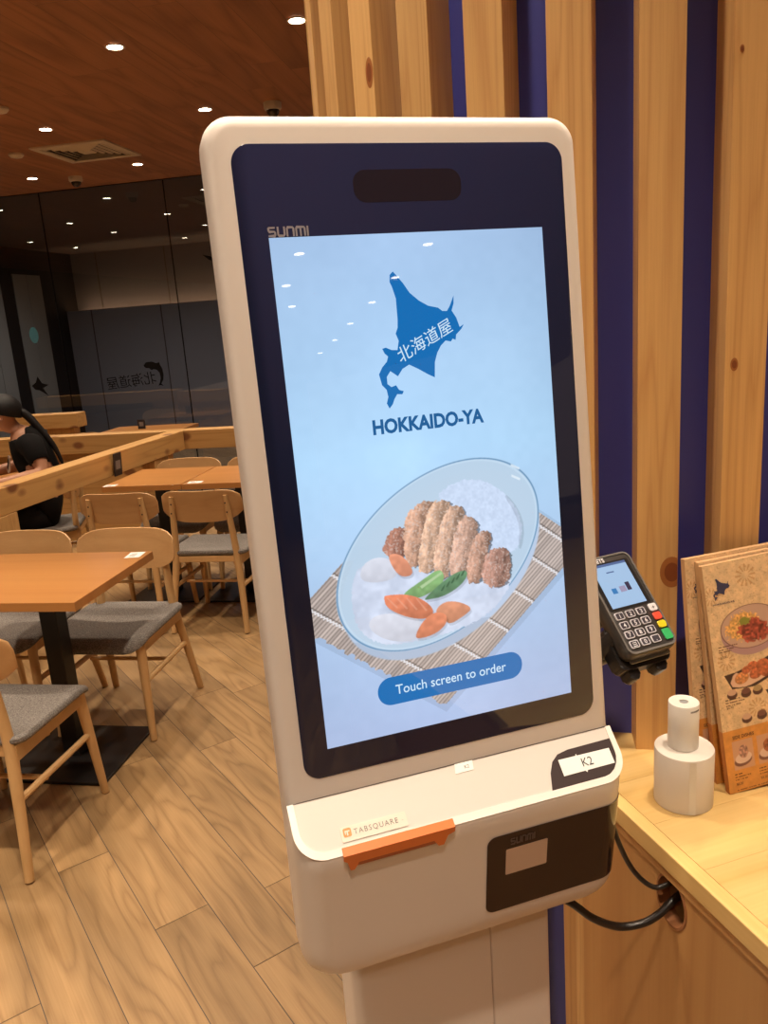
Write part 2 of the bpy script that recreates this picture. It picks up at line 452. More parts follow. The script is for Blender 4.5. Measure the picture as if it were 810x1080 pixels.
for b0, b1 in ((8.2, 8.55), (8.56, 8.95), (9.25, 9.62), (9.63, 9.98), (10.26, 10.56), (10.57, 10.87), (11.19, 11.54), (11.55, 11.90)):
    mb = MB().m(CORRP); mb.box(-7.46, -7.445, b0, b1, 0.05, 2.62, M=MR); mb.obj('panel', sw)

# backward lettering and leaping fish stuck on the glass (read from outside)
mb = MB()
Mt = MR @ Matrix.Translation((-3.88, GB - .003, 1.12)) @ Matrix.Rotation(R(90), 4, 'X') @ Matrix.Rotation(R(4), 4, 'Z') @ Matrix.Scale(-1, 4, (1, 0, 0))
add_text(mb, '北海道屋', .095, Mt, DECAL, bold=0, spacing=1.0)
mb.obj('lettering', panes[3])
fish = [(0, .02), (.03, .05), (.09, .055), (.14, .035), (.17, .045), (.175, .02), (.195, -.02), (.2, -.08), (.19, -.13), (.165, -.165), (.185, -.19), (.155, -.18), (.13, -.185), (.15, -.155), (.165, -.11), (.16, -.06), (.135, -.03), (.1, -.02), (.08, -.03), (.06, -.01), (.02, -.005)]
Mf = MR @ Matrix.Translation((-3.73, GB - .003, 1.29)) @ Matrix.Rotation(R(90), 4, 'X')
mb = MB().m(DECAL); mb.flat(fish, 0, Mf); mb.obj('fish_decal', panes[3])
Mf2 = MR @ Matrix.Translation((-4.98, GB - .003, 1.18)) @ Matrix.Rotation(R(90), 4, 'X')
mb = MB().m(DECAL); mb.flat([(0, 0), (.05, .03), (.08, .09), (.12, .02), (.19, .0), (.12, -.03), (.17, -.11), (.08, -.05), (.03, -.04)], 0, Mf2); mb.obj('fish_decal', panes[2])
Mf3 = MR @ Matrix.Translation((-2.98, GB - .003, 2.3)) @ Matrix.Rotation(R(90), 4, 'X')
mb = MB().m(DECAL); mb.flat([(0, 0), (.08, -.02), (.14, -.05), (.2, -.03), (.22, -.06), (.16, -.09), (.06, -.05)], 0, Mf3); mb.obj('fish_decal', panes[4])
mb = MB().m(mat('cyan_sticker', (.05, .16, .2, 1), .5)); Mf4 = MR @ Matrix.Translation((-4.86, GB - .003, 1.68)) @ Matrix.Rotation(R(90), 4, 'X')
mb.flat([(.05 * math.cos(t), .08 * math.sin(t)) for t in [2 * PI * k / 20 for k in range(20)]], 0, Mf4); mb.obj('round_sticker', panes[2])

# ------------------------------------------------------------------ round pillar clad in pine battens
PC = Vector((.9635, 1.4418, 0)) * 1.02; PR_OUT = .57 * 1.02; PR_CORE = .52 * 1.02; BETA = 33.75
pil = thing('round_pillar', 'large round navy blue pillar clad in vertical pine battens behind the counter', 'pillar', PC)
mb = MB().m(BLUEWALL); mb.lathe([(PR_CORE, 0), (PR_CORE, 2.998)], seg=96); mb.obj('core', pil)
mb = MB().m(PINE)
bw = .0585; mb.box(0, bw, 0, PR_OUT - PR_CORE + .004, 0.0, 2.997, bev=.0012)
base_batten = mb.obj('batten', pil)
KNOT0 = mat('knot_ring', (.36, .13, .035, 1), .4); KNOT1 = mat('knot_heart', (.22, .06, .018, 1), .4)
KNOTS = [(0, .050, 1.204, .017, .024), (1, .013, 1.503, .0055, .009), (27, .048, 1.97, .010, .022), (1, .010, 1.9, .003, .005), (30, .020, 1.2, .008, .013)]
for k in range(31):
    ph = 3.5 + 360 / 31 * k
    o = base_batten if k == 0 else base_batten.copy()
    if k: C.objects.link(o); o.parent = pil
    t0 = R(BETA - ph); p = Vector((-math.sin(t0), -math.cos(t0), 0)) * PR_OUT
    tm = R(BETA - ph - 2.87)
    o.location = p; o.rotation_euler = (0, 0, -tm)
    for kk, kx, kz, ka, kb in KNOTS:
        if kk == k:
            mb = MB().m(KNOT0)
            N_ = 28; el = lambda q, dz=0: [(min(bw - .0006, max(.0006, kx + ka * q * math.cos(2 * PI * j / N_))), -.0002 - dz, kz + kb * q * math.sin(2 * PI * j / N_)) for j in range(N_)]
            mb.ring_loft([el(1.0), el(.97, .0002), el(.62, .0003)], False, False, smooth=False); mb.m(KNOT1); mb.ring_loft([el(.62, .0003), el(.3, .0004)], False, True, smooth=False)
            kn = mb.obj('knot', o)

# ------------------------------------------------------------------ counter
CT = .91
cnt = thing('service_counter', 'light pine service counter with a round cable hole in its side panel', 'counter', (.58, .5, 0))
Mc = Matrix.Translation((-.58, -.5, 0))
mb = MB().m(COUNTER)
y = -1.0
while y < .90:
    mb.box(.5982, 2.2, y, min(y + .0997, .9), CT - .03, CT, M=Mc); y += .1
# behind the paper rolls the top wraps the pillar
mb.prism([(.5982, .9)] + [(.80, .9)] + [(x, 1.4706 - math.sqrt(.531 ** 2 - (x - .9828) ** 2)) for x in [.80 - .2018 * k / 10 for k in range(11)]], CT - .03, CT, Mc)
mb.obj('worktop', cnt)
mb = MB().m(COUNTERY); mb.box(.578, .598, -1.0, 1.12, CT - .028, CT + .0004, M=Mc, bev=.0015); mb.obj('edge_strip', cnt)
mb = MB().m(PANEL); mb.box(.579, .60, -1.0, .955, CT - .105, CT - .028, M=Mc); mb.obj('fascia', cnt)
# side panel with the grommet hole cut through it
def holed_panel():
    mb = MB().m(PANEL)
    hy, hz, ra, rb = .741, .838, .027, .034
    N = 32
    X0, X1 = .583, .600
    for X in (X0, X1):
        pass
    ell = [(hy + ra * math.cos(2 * PI * k / N), hz + rb * math.sin(2 * PI * k / N)) for k in range(N)]
    bx = []
    y0, y1, z0, z1 = .60, .90, .76, .88
    for k in range(N):
        c_, s_ = math.cos(2 * PI * k / N), math.sin(2 * PI * k / N)
        t = min(((y1 - hy) / c_ if c_ > 1e-6 else (y0 - hy) / c_ if c_ < -1e-6 else 1e9), ((z1 - hz) / s_ if s_ > 1e-6 else (z0 - hz) / s_ if s_ < -1e-6 else 1e9))
        bx.append((hy + t * c_, hz + t * s_))
    for X in (X0,):
        A = [mb.bm.verts.new((X - .58, p[0] - .5, p[1])) for p in ell]; B = [mb.bm.verts.new((X - .58, p[0] - .5, p[1])) for p in bx]
        for k in range(N): mb._f([A[k], A[(k + 1) % N], B[(k + 1) % N], B[k]])
    # tube of the hole
    D = [mb.bm.verts.new((X1 + .03 - .58, p[0] - .5, p[1])) for p in ell]
    for k in range(N): mb._f([A[k], A[(k + 1) % N], D[(k + 1) % N], D[k]], True)
    # corners of the holed field
    for (yy, zz) in ((y0, z0), (y1, z0), (y1, z1), (y0, z1)):
        ks = sorted(range(N), key=lambda k: (bx[k][0] - yy) ** 2 + (bx[k][1] - zz) ** 2)[:2]
        if all(abs(bx[k][0] - yy) + abs(bx[k][1] - zz) > 1e-5 for k in ks):
            cv_ = mb.bm.verts.new((X0 - .58, yy - .5, zz)); mb._f([B[ks[0]], B[ks[1]], cv_])
    mb.box(X0, X1, -1.0, y0, 0, CT - .03, M=Mc); mb.box(X0, X1, y1, .955, 0, CT - .03, M=Mc)
    mb.box(X0, X1, y0, y1, 0, z0, M=Mc); mb.box(X0, X1, y0, y1, z1, CT - .03, M=Mc)
    return mb.obj('side_panel', cnt)
# fascia sits above the hole only where it clears it
sp = holed_panel()
fs = [o for o in cnt.children if o.name.startswith('fascia')][0]
bpy.data.objects.remove(fs)
mb = MB().m(PANEL); mb.box(.5805, .584, -1.0, .955, CT - .042, CT - .028, M=Mc); mb.obj('fascia', cnt)
mb = MB().m(BRASSR)
N = 32
mb.ring_loft([[(X - .58, .741 - .5 + (.027 + e) * math.cos(2 * PI * k / N), .838 + (.034 + e) * math.sin(2 * PI * k / N)) for k in range(N)] for X, e in ((.583, .004), (.5815, .003), (.5815, .0), (.60, -.001))], False, False)
mb.obj('grommet', cnt)
mb = MB().m(HOLE); mb.box(.63, .64, .65, .83, .77, .90, M=Mc); mb.obj('backing', cnt)  # dark board standing in for the shade inside the hole
mb = MB().m(PINE); mb.box(.586, .62, .957, .985, 0, CT - .03, M=Mc, bev=.002); mb.obj('corner_post', cnt)

# ------------------------------------------------------------------ self-order kiosk
SD = Vector((0, -.0842, -.99645)).normalized(); SX = Vector((1, 0, 0.0)); SN = Vector((0, -.99645, .0842)).normalized()
S0 = Vector((.155, .8096, 1.6831))
KB = Vector((.3035, .84, 0))
kio = thing('self_order_kiosk', 'tall white self-order kiosk with a lit portrait touch screen and printer box', 'kiosk', KB)
MK = Matrix.Translation(-KB)
# screen plane frame: x right, y UP along the screen, z out towards the viewer; origin at the lit screen's top left
MS = MK @ Matrix(((1, 0, 0, S0.x), (0, -SD.y, SN.y, S0.y), (0, -SD.z, SN.z, S0.z), (0, 0, 0, 1)))
def sring(x0, x1, v0, v1, r, n, seg=10):
    return [MS @ Vector((p[0], p[1], n)) for p in rr(x0, -v1, x1, -v0, r, seg)]
X0, X1, V0, V1 = -.0525, .3490, -.1155, .640
mb = MB().m(WHITE)
rings = []
for n, ins in ((-.052, .016), (-.048, .006), (-.040, .001), (-.030, 0), (-.014, 0), (-.0085, .0008), (-.004, .003), (-.0014, .0062), (-.0002, .0105), (0.0, .014)):
    rings.append(sring(X0 + ins, X1 - ins, V0 + ins, V1 - ins, max(.030 - ins, .006), n))
mb.ring_loft(rings)
mb.obj('housing', kio)
mb = MB().m(GLASSBLK)
mb.ring_loft([sring(-.0278, .3283, -.0872, .5628, .019, .0001), sring(-.0278, .3283, -.0872, .5628, .019, .0007), sring(-.0274, .3279, -.0868, .5624, .0186, .0009)])
bez = mb.obj('bezel_glass', kio)
mb = MB().m(mat('camera_window', (.022, .018, .030, 1), .06))
mb.flat([(p[0], p[1]) for p in rr(.0907, .0304, .2079, .0619, .013)], .0011, MS); mb.obj('camera_window', bez)
# logo on the bezel
def strokes(mb, segs, w, M, h):
    for pts in segs:
        n = len(pts); Lr = []; Rr_ = []
        for i, p in enumerate(pts):
            a = Vector(pts[max(i - 1, 0)]); b = Vector(pts[min(i + 1, n - 1)]); d = (b - a).normalized(); nn = Vector((-d.y, d.x)) * w / 2
            # mitre
            if 0 < i < n - 1:
                d1 = (Vector(pts[i]) - Vector(pts[i - 1])).normalized(); c = max(abs(nn.normalized().dot(Vector((-d1.y, d1.x)))), .5); nn = nn / c
            Lr.append(Vector(p) + nn); Rr_.append(Vector(p) - nn)
        for i in range(n - 1):
            mb.flat([Lr[i], Lr[i + 1], Rr_[i + 1], Rr_[i]], h, M)
def sunmi(mb, M, W, H, h):
    u = W / 4.75; t = H * .19; a = t / 2
    def seg(l, ox): return [[(ox + x * u, y * H) for x, y in s] for s in l]
    mb_s = []
    e = a / H
    mb_s += seg([[(.8, 1 - e), (.1, 1 - e), (.05, .85), (.05, .62), (.12, .52), (.72, .52), (.79, .42), (.79, .18), (.73, e), (0, e)]], 0)
    mb_s += seg([[(.08, 1), (.08, .2), (.16, e), (.75, e), (.83, .2), (.83, 1)]], u * 1.05)
    mb_s += seg([[(.08, 0), (.08, .8), (.16, 1 - e), (.75, 1 - e), (.83, .8), (.83, 0)]], u * 2.12)
    mb_s += seg([[(.08, 0), (.08, .8), (.16, 1 - e), (1.0, 1 - e), (1.08, .8), (1.08, 0)], [(.58, 1 - e), (.58, 0)]], u * 3.2)
    mb_s += seg([[(.1, 0), (.1, 1)]], u * 4.52)
    strokes(mb, mb_s, t, M, h)
mb = MB().m(SILVTXT); sunmi(mb, MS @ Matrix.Translation((.0002, .0008, 0)), .0405, .0095, .0011); mb.obj('brand_mark', bez)

# lit screen: a displayed picture, computed as a colour field
def vnoise(U, V, s, seed):
    rs = np.random.RandomState(seed); G = rs.rand(97, 97)
    x = U / s; y = V / s; xi = np.floor(x).astype(int); yi = np.floor(y).astype(int); fx = x - xi; fy = y - yi
    fx = fx * fx * (3 - 2 * fx); fy = fy * fy * (3 - 2 * fy); g = lambda i, j: G[(xi + i) % 97, (yi + j) % 97]
    return (g(0, 0) * (1 - fx) + g(1, 0) * fx) * (1 - fy) + (g(0, 1) * (1 - fx) + g(1, 1) * fx) * fy
def chaikin(P, k=2):
    for _ in range(k):
        Q = []
        for i in range(len(P)):
            a, b = P[i], P[(i + 1) % len(P)]
            Q += [(a[0] * .75 + b[0] * .25, a[1] * .75 + b[1] * .25), (a[0] * .25 + b[0] * .75, a[1] * .25 + b[1] * .75)]
        P = Q
    return P
class Paint:
    def __init__(s, W, H, st):
        s.nx = int(round(W / st)) + 1; s.ny = int(round(H / st)) + 1; s.W = W; s.H = H
        s.U, s.V = np.meshgrid(np.linspace(0, W, s.nx), np.linspace(0, H, s.ny)); s.c = np.zeros((s.ny, s.nx, 3)); s.st = st
    def mask(s, P, sm=2, wob=0.0, seed=1):
        P = chaikin(P, sm) if sm else P
        U, V = s.U, s.V
        if wob:
            U = U + (vnoise(s.U, s.V, 2.2, seed) - .5) * wob; V = V + (vnoise(s.U, s.V, 2.2, seed + 9) - .5) * wob
        acc = np.zeros(U.shape)
        for ox, oy in ((-.25, -.25), (.25, -.25), (-.25, .25), (.25, .25)):
            ins = np.zeros(U.shape, bool); X = U + ox * s.st; Y = V + oy * s.st
            n = len(P)
            for i in range(n):
                x0, y0 = P[i]; x1, y1 = P[(i + 1) % n]
                if y0 == y1: continue
                c = ((y0 > Y) != (y1 > Y)) & (X < (x1 - x0) * (Y - y0) / (y1 - y0) + x0)
                ins ^= c
            acc += ins
        return acc / 4
    def mix(s, m, col):
        col = np.asarray(col, float)
        if col.ndim == 1: col = col[None, None, :]
        s.c = s.c * (1 - m[..., None]) + col * m[..., None]
    def shade(s, m, f): s.c = s.c * (1 + (f - 1) * m)[..., None]
    def mesh(s, name, M, material, parent, h=0.0, gamma=True):
        co_ = np.stack([s.U / 1000, -s.V / 1000, np.full(s.U.shape, h)], -1).reshape(-1, 3)
        idx = np.arange(s.nx * s.ny).reshape(s.ny, s.nx)
        q = np.stack([idx[:-1, :-1], idx[1:, :-1], idx[1:, 1:], idx[:-1, 1:]], -1).reshape(-1, 4)
        me = bpy.data.meshes.new(name); me.vertices.add(len(co_)); me.vertices.foreach_set('co', co_.ravel())
        me.loops.add(q.size); me.loops.foreach_set('vertex_index', q.ravel().astype(np.int32))
        me.polygons.add(len(q)); me.polygons.foreach_set('loop_start', np.arange(0, q.size, 4, dtype=np.int32))
        try: me.polygons.foreach_set('loop_total', np.full(len(q), 4, dtype=np.int32))
        except Exception: pass
        me.update(calc_edges=True)
        at = me.color_attributes.new('print', 'FLOAT_COLOR', 'POINT')
        c = np.clip(s.c, 0, 255) / 255; c = np.where(c <= .04045, c / 12.92, ((c + .055) / 1.055) ** 2.4)
        at.data.foreach_set('color', np.concatenate([c, np.ones(c.shape[:2] + (1,))], -1).reshape(-1).astype(np.float32))
        me.materials.append(material)
        o = bpy.data.objects.new(name, me); C.objects.link(o); o.parent = parent
        if M is not None: o.matrix_local = M
        return o

def paint_screen():
    p = Paint(298.9, 531.4, .72); U, V = p.U, p.V
    t = V / 531.4
    top = np.array([162, 192, 228.]); mid = np.array([176, 215, 248.]); bot = np.array([172, 190, 226.])
    k1 = np.clip(t / .42, 0, 1)[..., None]; k2 = np.clip((t - .42) / .58, 0, 1)[..., None]
    p.c = (top * (1 - k1) + mid * k1) * (1 - k2) + bot * k2
    p.c *= (1 + .05 * (1 - np.abs(U - 120) / 150))[..., None]
    p.c += ((vnoise(U, V, 60, 3) - .5) * 7 + (vnoise(U, V, 9, 4) - .5) * 3)[..., None]
    # bamboo mat
    A = np.array([139., 512.]); D = np.array([.767, -.641]); E_ = np.array([-.79, -.613])
    det = D[0] * E_[1] - D[1] * E_[0]; x = U - A[0]; y = V - A[1]
    P_ = (x * E_[1] - y * E_[0]) / det; Q_ = (D[0] * y - D[1] * x) / det
    endj = (vnoise(Q_ * 1.0, Q_ * 0, 3.4, 8) - .5) * 5
    vis = ~((P_ > 75) & (Q_ > 75) & (V < 330))
    m = vis * ((P_ > 0 + endj) & (P_ < 247) & (Q_ > 0) & (Q_ < 208)).astype(float)
    sh = vis * ((P_ > -6) & (P_ < 250) & (Q_ > -7) & (Q_ < 208)).astype(float)
    p.shade(sh, .93)
    fr = (Q_ / 3.9) % 1.0
    base = np.array([190, 176, 170.])[None, None] * (0.62 + .42 * np.sin(np.pi * fr) ** .6)[..., None]
    idn = np.floor(Q_ / 3.9); base *= (0.9 + .2 * vnoise(idn * 7.3, idn * 0, 1.0, 5))[..., None]
    p.mix(m, base)
    for ps in (22, 66, 110, 154, 198, 234):
        ms = m * (np.abs(P_ - ps + 1.1 * np.sin(Q_ / 3.9 * 2 * np.pi)) < 1.3)
        p.mix(ms, (228, 226, 230)); p.shade(m * (np.abs(P_ - ps - 2.6) < .9), .75)
    # glass bowl
    ca, sa = math.cos(R(-30.3)), math.sin(R(-30.3))
    def ell(cx, cy, a, b, U=U, V=V):
        dx, dy = U - cx, V - cy; X = dx * ca + dy * sa; Y = -dx * sa + dy * ca
        return np.sqrt((X / a) ** 2 + (Y / b) ** 2), X, Y
    e0, _, _ = ell(152, 352, 131, 86); p.mix(np.clip((1 - e0) * 60, 0, 1), (188, 206, 232)); p.shade(np.clip((1 - e0) * 60, 0, 1) * (V > 420), .93)
    e1, X, Y = ell(149.8, 339.7, 133.4, 87.7)
    mb_ = np.clip((1 - e1) * 90, 0, 1)
    inner = np.stack([186 + 10 * (1 - e1), 210 + 6 * (1 - e1), 232 + 4 * (1 - e1)], -1)
    p.mix(mb_ * .96, inner)
    p.mix(np.clip(1 - np.abs(e1 - .985) * 90, 0, 1), (92, 138, 180)); p.mix(np.clip(1 - np.abs(e1 - .965) * 80, 0, 1) * .6, (205, 230, 250))
    # rice
    rice = [(149.4, 275.7), (166.5, 264.7), (188.5, 261.0), (211.8, 267.5), (231.0, 282.1), (244.5, 301.3), (250.3, 323.1), (244.5, 346.9), (229.0, 352), (205, 350), (180, 330), (165, 300)]
    mr = p.mask(rice, 2, 3.0, 2)
    nr = vnoise(U, V, 2.3, 11) * .6 + vnoise(U, V, 5.5, 12) * .4
    p.mix(mr, np.array([203, 220, 246.])[None, None] + ((nr - .45) * 22)[..., None])
    edge = p.mask([(x + 3, y + 2) for x, y in [(231.0, 282.1), (244.5, 301.3), (250.3, 323.1), (244.5, 346.9), (240, 345), (244, 322), (238, 302), (228, 285)]], 1); p.shade(edge, .9)
    # white stew
    sauce = [(43.4, 360.9), (54.2, 339.4), (79.1, 330.2), (101.5, 347.5), (129.0, 355.5), (174.1, 372), (210.5, 383), (232, 372), (228, 395), (196.3, 420.2), (150.4, 430), (92.4, 433), (58.8, 421.5), (44.3, 398.1)]
    ms = p.mask(sauce, 2, 2.5, 21); ns = vnoise(U, V, 14, 22) * .6 + vnoise(U, V, 5, 23) * .4
    p.mix(ms, np.array([205, 216, 238.])[None, None] + ((ns - .5) * 40)[..., None])
    for P_p, sd in (([(54.5, 352.8), (59.6, 337.0), (75.7, 330.4), (92.3, 335.8), (99.5, 350.5), (93.4, 357.9), (72.5, 359.3)], 31), ([(58.6, 407.7), (63.5, 395.0), (86.1, 394.1), (116.8, 405.1), (122.5, 420.1), (110.5, 431.8), (79.3, 425.5)], 32)):
        mp_ = p.mask(P_p, 2); cy = sum(q[1] for q in P_p) / len(P_p)
        p.mix(mp_, np.array([212, 216, 230.])[None, None] - (np.clip((V - cy) / 14, -1, 1) * 12)[..., None] + ((vnoise(U, V, 6, sd) - .5) * 12)[..., None])
    # fried cutlet slices, left to right
    cuts = [([(84.5, 327.8), (93.8, 305.9), (108.0, 302.1), (113.6, 315.7), (111.9, 332.3), (99.3, 335.3)], (158, 112, 96)),
            ([(110.1, 340.0), (111.8, 298.7), (122.0, 285.2), (138.4, 279.2), (146.6, 285.4), (135.7, 305.7), (126.4, 345.9), (115.3, 347)], (190, 150, 128)),
            ([(123.2, 349.4), (134.0, 305.4), (143.3, 283.3), (157.7, 282.0), (164.1, 289.6), (148.8, 317.8), (141.8, 352.6), (130.7, 355.8)], (200, 164, 140)),
            ([(140.8, 353), (148.8, 317.8), (162.3, 289.4), (174.6, 290.9), (179.6, 299.1), (166.9, 327.3), (159.0, 363.8), (147.7, 365)], (196, 160, 138)),
            ([(158.9, 362.4), (165.9, 327.3), (178.2, 301.9), (191.4, 307.0), (194.3, 318.0), (184.8, 340.7), (180.3, 362.6), (169.7, 366)], (192, 156, 138)),
            ([(178.0, 374.4), (184.8, 340.7), (195.8, 321.7), (207.7, 324.3), (208.7, 334.0), (201.0, 357.1), (194.5, 378.3)], (178, 140, 122)),
            ([(196.3, 377.6), (202.2, 354.0), (210.6, 343.2), (229.1, 345.9), (230.9, 362.3), (225.8, 384.3), (210.5, 387.1)], (172, 132, 118))]
    for i, (P_, c) in enumerate(cuts):
        gx0 = sum(q[0] for q in P_) / len(P_); gy0 = sum(q[1] for q in P_) / len(P_); P_ = [(gx0 + (x - gx0) * 1.16, gy0 + (y - gy0) * 1.06) for x, y in P_]
        mm = p.mask(P_, 1, 3.0, 40 + i)
        p.shade(p.mask([(x + 2.2, y + 1.0) for x, y in P_], 1, 3.0, 40 + i), .60)
        gx = U + (V - 330) * .27
        nn = vnoise(U, V, 1.5, 60 + i) * .30 + vnoise(U, V, 4.6, 70 + i) * .30 + vnoise(gx, V * .28, 2.0, 75 + i) * .40
        cx = sum(q[0] for q in P_) / len(P_)
        p.mix(mm, np.array(c, float)[None, None] * (1 + (nn - .5) * .62 - np.clip((U - cx + (V - gy0) * .30) / 9, -1, 1) * .20)[..., None])
        p.mix(mm * (vnoise(U, V, 1.6, 95 + i) > .74) * .45, (222, 208, 202))
    # carrots, green asparagus
    def veg(P_, c, sd, dark=.86):
        p.shade(p.mask([(x + 1.5, y + 3) for x, y in P_], 2), .88)
        mm = p.mask(P_, 2); cy = sum(q[1] for q in P_) / len(P_); nn = vnoise(U, V, 5, sd)
        p.mix(mm, np.array(c, float)[None, None] * (1 + (nn - .5) * .16 - np.clip((V - cy) / 12, -1, 1) * .09)[..., None])
    veg([(87.6, 331.6), (98.1, 330.0), (107.9, 336.7), (116.7, 353.4), (110.9, 358.6), (97.9, 355.3)], (222, 148, 118), 81)
    veg([(99.1, 377.0), (124.4, 365.0), (146.8, 354.2), (152.2, 366.1), (145.1, 375.8), (122.7, 383.9), (108.6, 383.1)], (134, 178, 118), 82)
    p.mix(p.mask([(122, 371), (148, 359), (149, 361.5), (124, 374)], 0), (178, 208, 160))
    veg([(124.2, 386.7), (143.1, 373.8), (162.3, 363.3), (178.4, 361.2), (178.5, 370.2), (166.5, 380.3), (147.5, 387.4), (129.4, 387.6)], (98, 138, 104), 83)
    for k in range(5):
        x = 145 + k * 6.2; y = 381 - k * 3.2
        p.mix(p.mask([(x, y), (x + 4, y - 5.5), (x + 7, y - 8), (x + 4, y - 1)], 1), (66, 104, 76))
    veg([(79.4, 375.8), (83.0, 374.1), (108.8, 377.4), (128.9, 389.7), (137.0, 403.3), (125.4, 409.5), (103.0, 402.7), (81.7, 388.5)], (220, 132, 100), 84)
    veg([(135.2, 403.6), (146.7, 393.0), (164.8, 395.3), (182.5, 406.3), (170.7, 413.5), (151.7, 420.8), (147.2, 411.1)], (208, 142, 112), 85)
    veg([(109.9, 427.1), (120.6, 411.2), (135.0, 402.3), (150.1, 406.7), (149.8, 418.2), (136.4, 427.3), (118.1, 430.0)], (216, 134, 102), 86)
    for k in range(4):
        p.mix(p.mask([(84 + k * 11, 377 + k * 2), (95 + k * 11, 390 + k * 3), (93 + k * 11, 391 + k * 3), (83 + k * 11, 378 + k * 2)], 0) * .35, (245, 190, 165))
    # highlights on the bowl wall
    for y in (251, 263):
        p.mix(p.mask([(241.5, y), (252, y + 5.5), (251, y + 8), (241, y + 2.5)], 0) * .8, (230, 242, 252))
    return p
pp = paint_screen()
scr = pp.mesh('screen', MS, attr_mat('lit_touch_screen', True, .015), kio, .0012)
for m_ in (scr.data.materials[0],): m_.node_tree.nodes['Principled BSDF'].inputs['Specular IOR Level'].default_value = .5

MAP = [(120.2, 41.2), (123.9, 37.9), (128.9, 43.6), (133.9, 50.2), (140.1, 60.0), (149.6, 68.5), (159.5, 74.4), (170.4, 77.1), (174.8, 80.7), (180.1, 81.1), (183.8, 76.1), (189.1, 65.5), (188.3, 73.9), (185.5, 81.0), (190.1, 88.6), (193.2, 98.6), (198.1, 96.0), (194.9, 100.7), (188.5, 106.1), (187.4, 111.6), (184.0, 110.1), (181.9, 112.9), (175.8, 111.4), (170.0, 116.3), (165.3, 123.2), (161.7, 132.7), (160.1, 148.6), (152.5, 144.6), (142.5, 138.3), (132.6, 133.0), (124.9, 136.7), (119.1, 143.9), (114.8, 140.6), (111.2, 137.9), (106.8, 143.5), (106.8, 150.8), (110.8, 154.3), (116.1, 152.9), (119.0, 158.0), (124.0, 159.8), (122.1, 162.8), (116.4, 162.2), (112.8, 167.2), (110.7, 171.9), (106.6, 176.3), (104.1, 170.7), (106.4, 164.1), (105.3, 156.7), (100.8, 151.4), (98.6, 140.3), (102.7, 133.5), (108.4, 128.0), (110.3, 122.9), (106.8, 119.4), (104.7, 114.5), (108.7, 113.6), (114.8, 116.5), (121.2, 117.1), (123.5, 107.7), (120.9, 100.3), (123.6, 94.5), (124.4, 86.2), (124.5, 75.6), (124.6, 64.9), (121.5, 53.0), (119.5, 48.2)]
mb = MB().m(LOGOBLUE); mb.flat([(x / 1000, -y / 1000) for x, y in MAP], .0015, MS); lg = mb.obj('map_logo', scr); lg.matrix_parent_inverse = MS.inverted()
def on_screen(mb, name, p=scr):
    o = mb.obj(name, p); o.matrix_parent_inverse = MS.inverted(); return o
mb = MB(); Mk = MS @ Matrix.Translation((.1545, -.1155, 0)) @ Matrix.Rotation(R(25.5), 4, 'Z')
add_text(mb, '北海道屋', .0122, Mk, SCRW, bold=0, h=.0018, shear=.12); on_screen(mb, 'logo_characters')
mb = MB(); add_text(mb, 'HOKKAIDO-YA', .0143, MS @ Matrix.Translation((.1487, -.2012, 0)), LOGOTXT, bold=.040, sx=.89, h=.0016); on_screen(mb, 'logo_name')
mb = MB().m(BTNBLUE); mb.flat(rr(.0622, -.4980, .2373, -.4662, .0155, 10), .0016, MS); btn = on_screen(mb, 'order_button')
mb = MB(); add_text(mb, 'Touch screen to order', .0108, MS @ Matrix.Translation((.1495, -.4868, 0)), SCRW, bold=.006, sx=.93, h=.0019); on_screen(mb, 'button_text')

# printer box with its sloping shelf
YF0, ZS0 = .7158, 1.0552           # front lip
def shelf_pt(x, s): # s metres down the 45 degree shelf from the seam
    q = .70711
    return Vector((x, .7603 - s * q, 1.10 - s * q))
XL, XR = .1035, .5035
def plan(inx, iny, y_f, y_b, r=.032, n=10):
    """open plan outline: back left, front left corner, front right corner, back right"""
    xl, xr = XL + inx, XR - inx; yf = y_f + iny
    P = [(xl, y_b), (xl, (y_b + yf + r) / 2)]
    for k in range(n + 1):
        a = PI + (PI / 2) * k / n; P.append((xl + r + r * math.cos(a), yf + r + r * math.sin(a)))
    for k in range(n + 1):
        a = 1.5 * PI + (PI / 2) * k / n; P.append((xr - r + r * math.cos(a), yf + r + r * math.sin(a)))
    P += [(xr, (y_b + yf + r) / 2), (xr, y_b)]
    return P
mb = MB().m(WHITE)
rings = []
# top ring lies in the shelf plane, clipped at the seam
def top_z(y, e=0): return min(ZS0 + (y - YF0) - e, 1.0995 - e)
rings.append([MK @ Vector((x, y, top_z(y))) for x, y in plan(.0, .0, YF0, .792)])
rings.append([MK @ Vector((x, y, top_z(y, .003))) for x, y in plan(-.0004, -.0006, YF0, .793)])
zb = .880
for z in (1.035, 1.0, .96, .925, .908, .897, .889, .883, .880):
    t_ = (1.055 - z); yf = YF0 + .022 * t_ / .165
    q = max(0, (.910 - z)) ; ins = .030 - math.sqrt(max(0, .030 ** 2 - q ** 2)) if q > 0 else 0
    rings.append([MK @ Vector((x, y, z)) for x, y in plan(ins, ins * .35 if ins < .03 else .01, yf, .795 - ins * .8)])
mb.ring_loft(rings, False, True)
mb.obj('printer_box', kio)
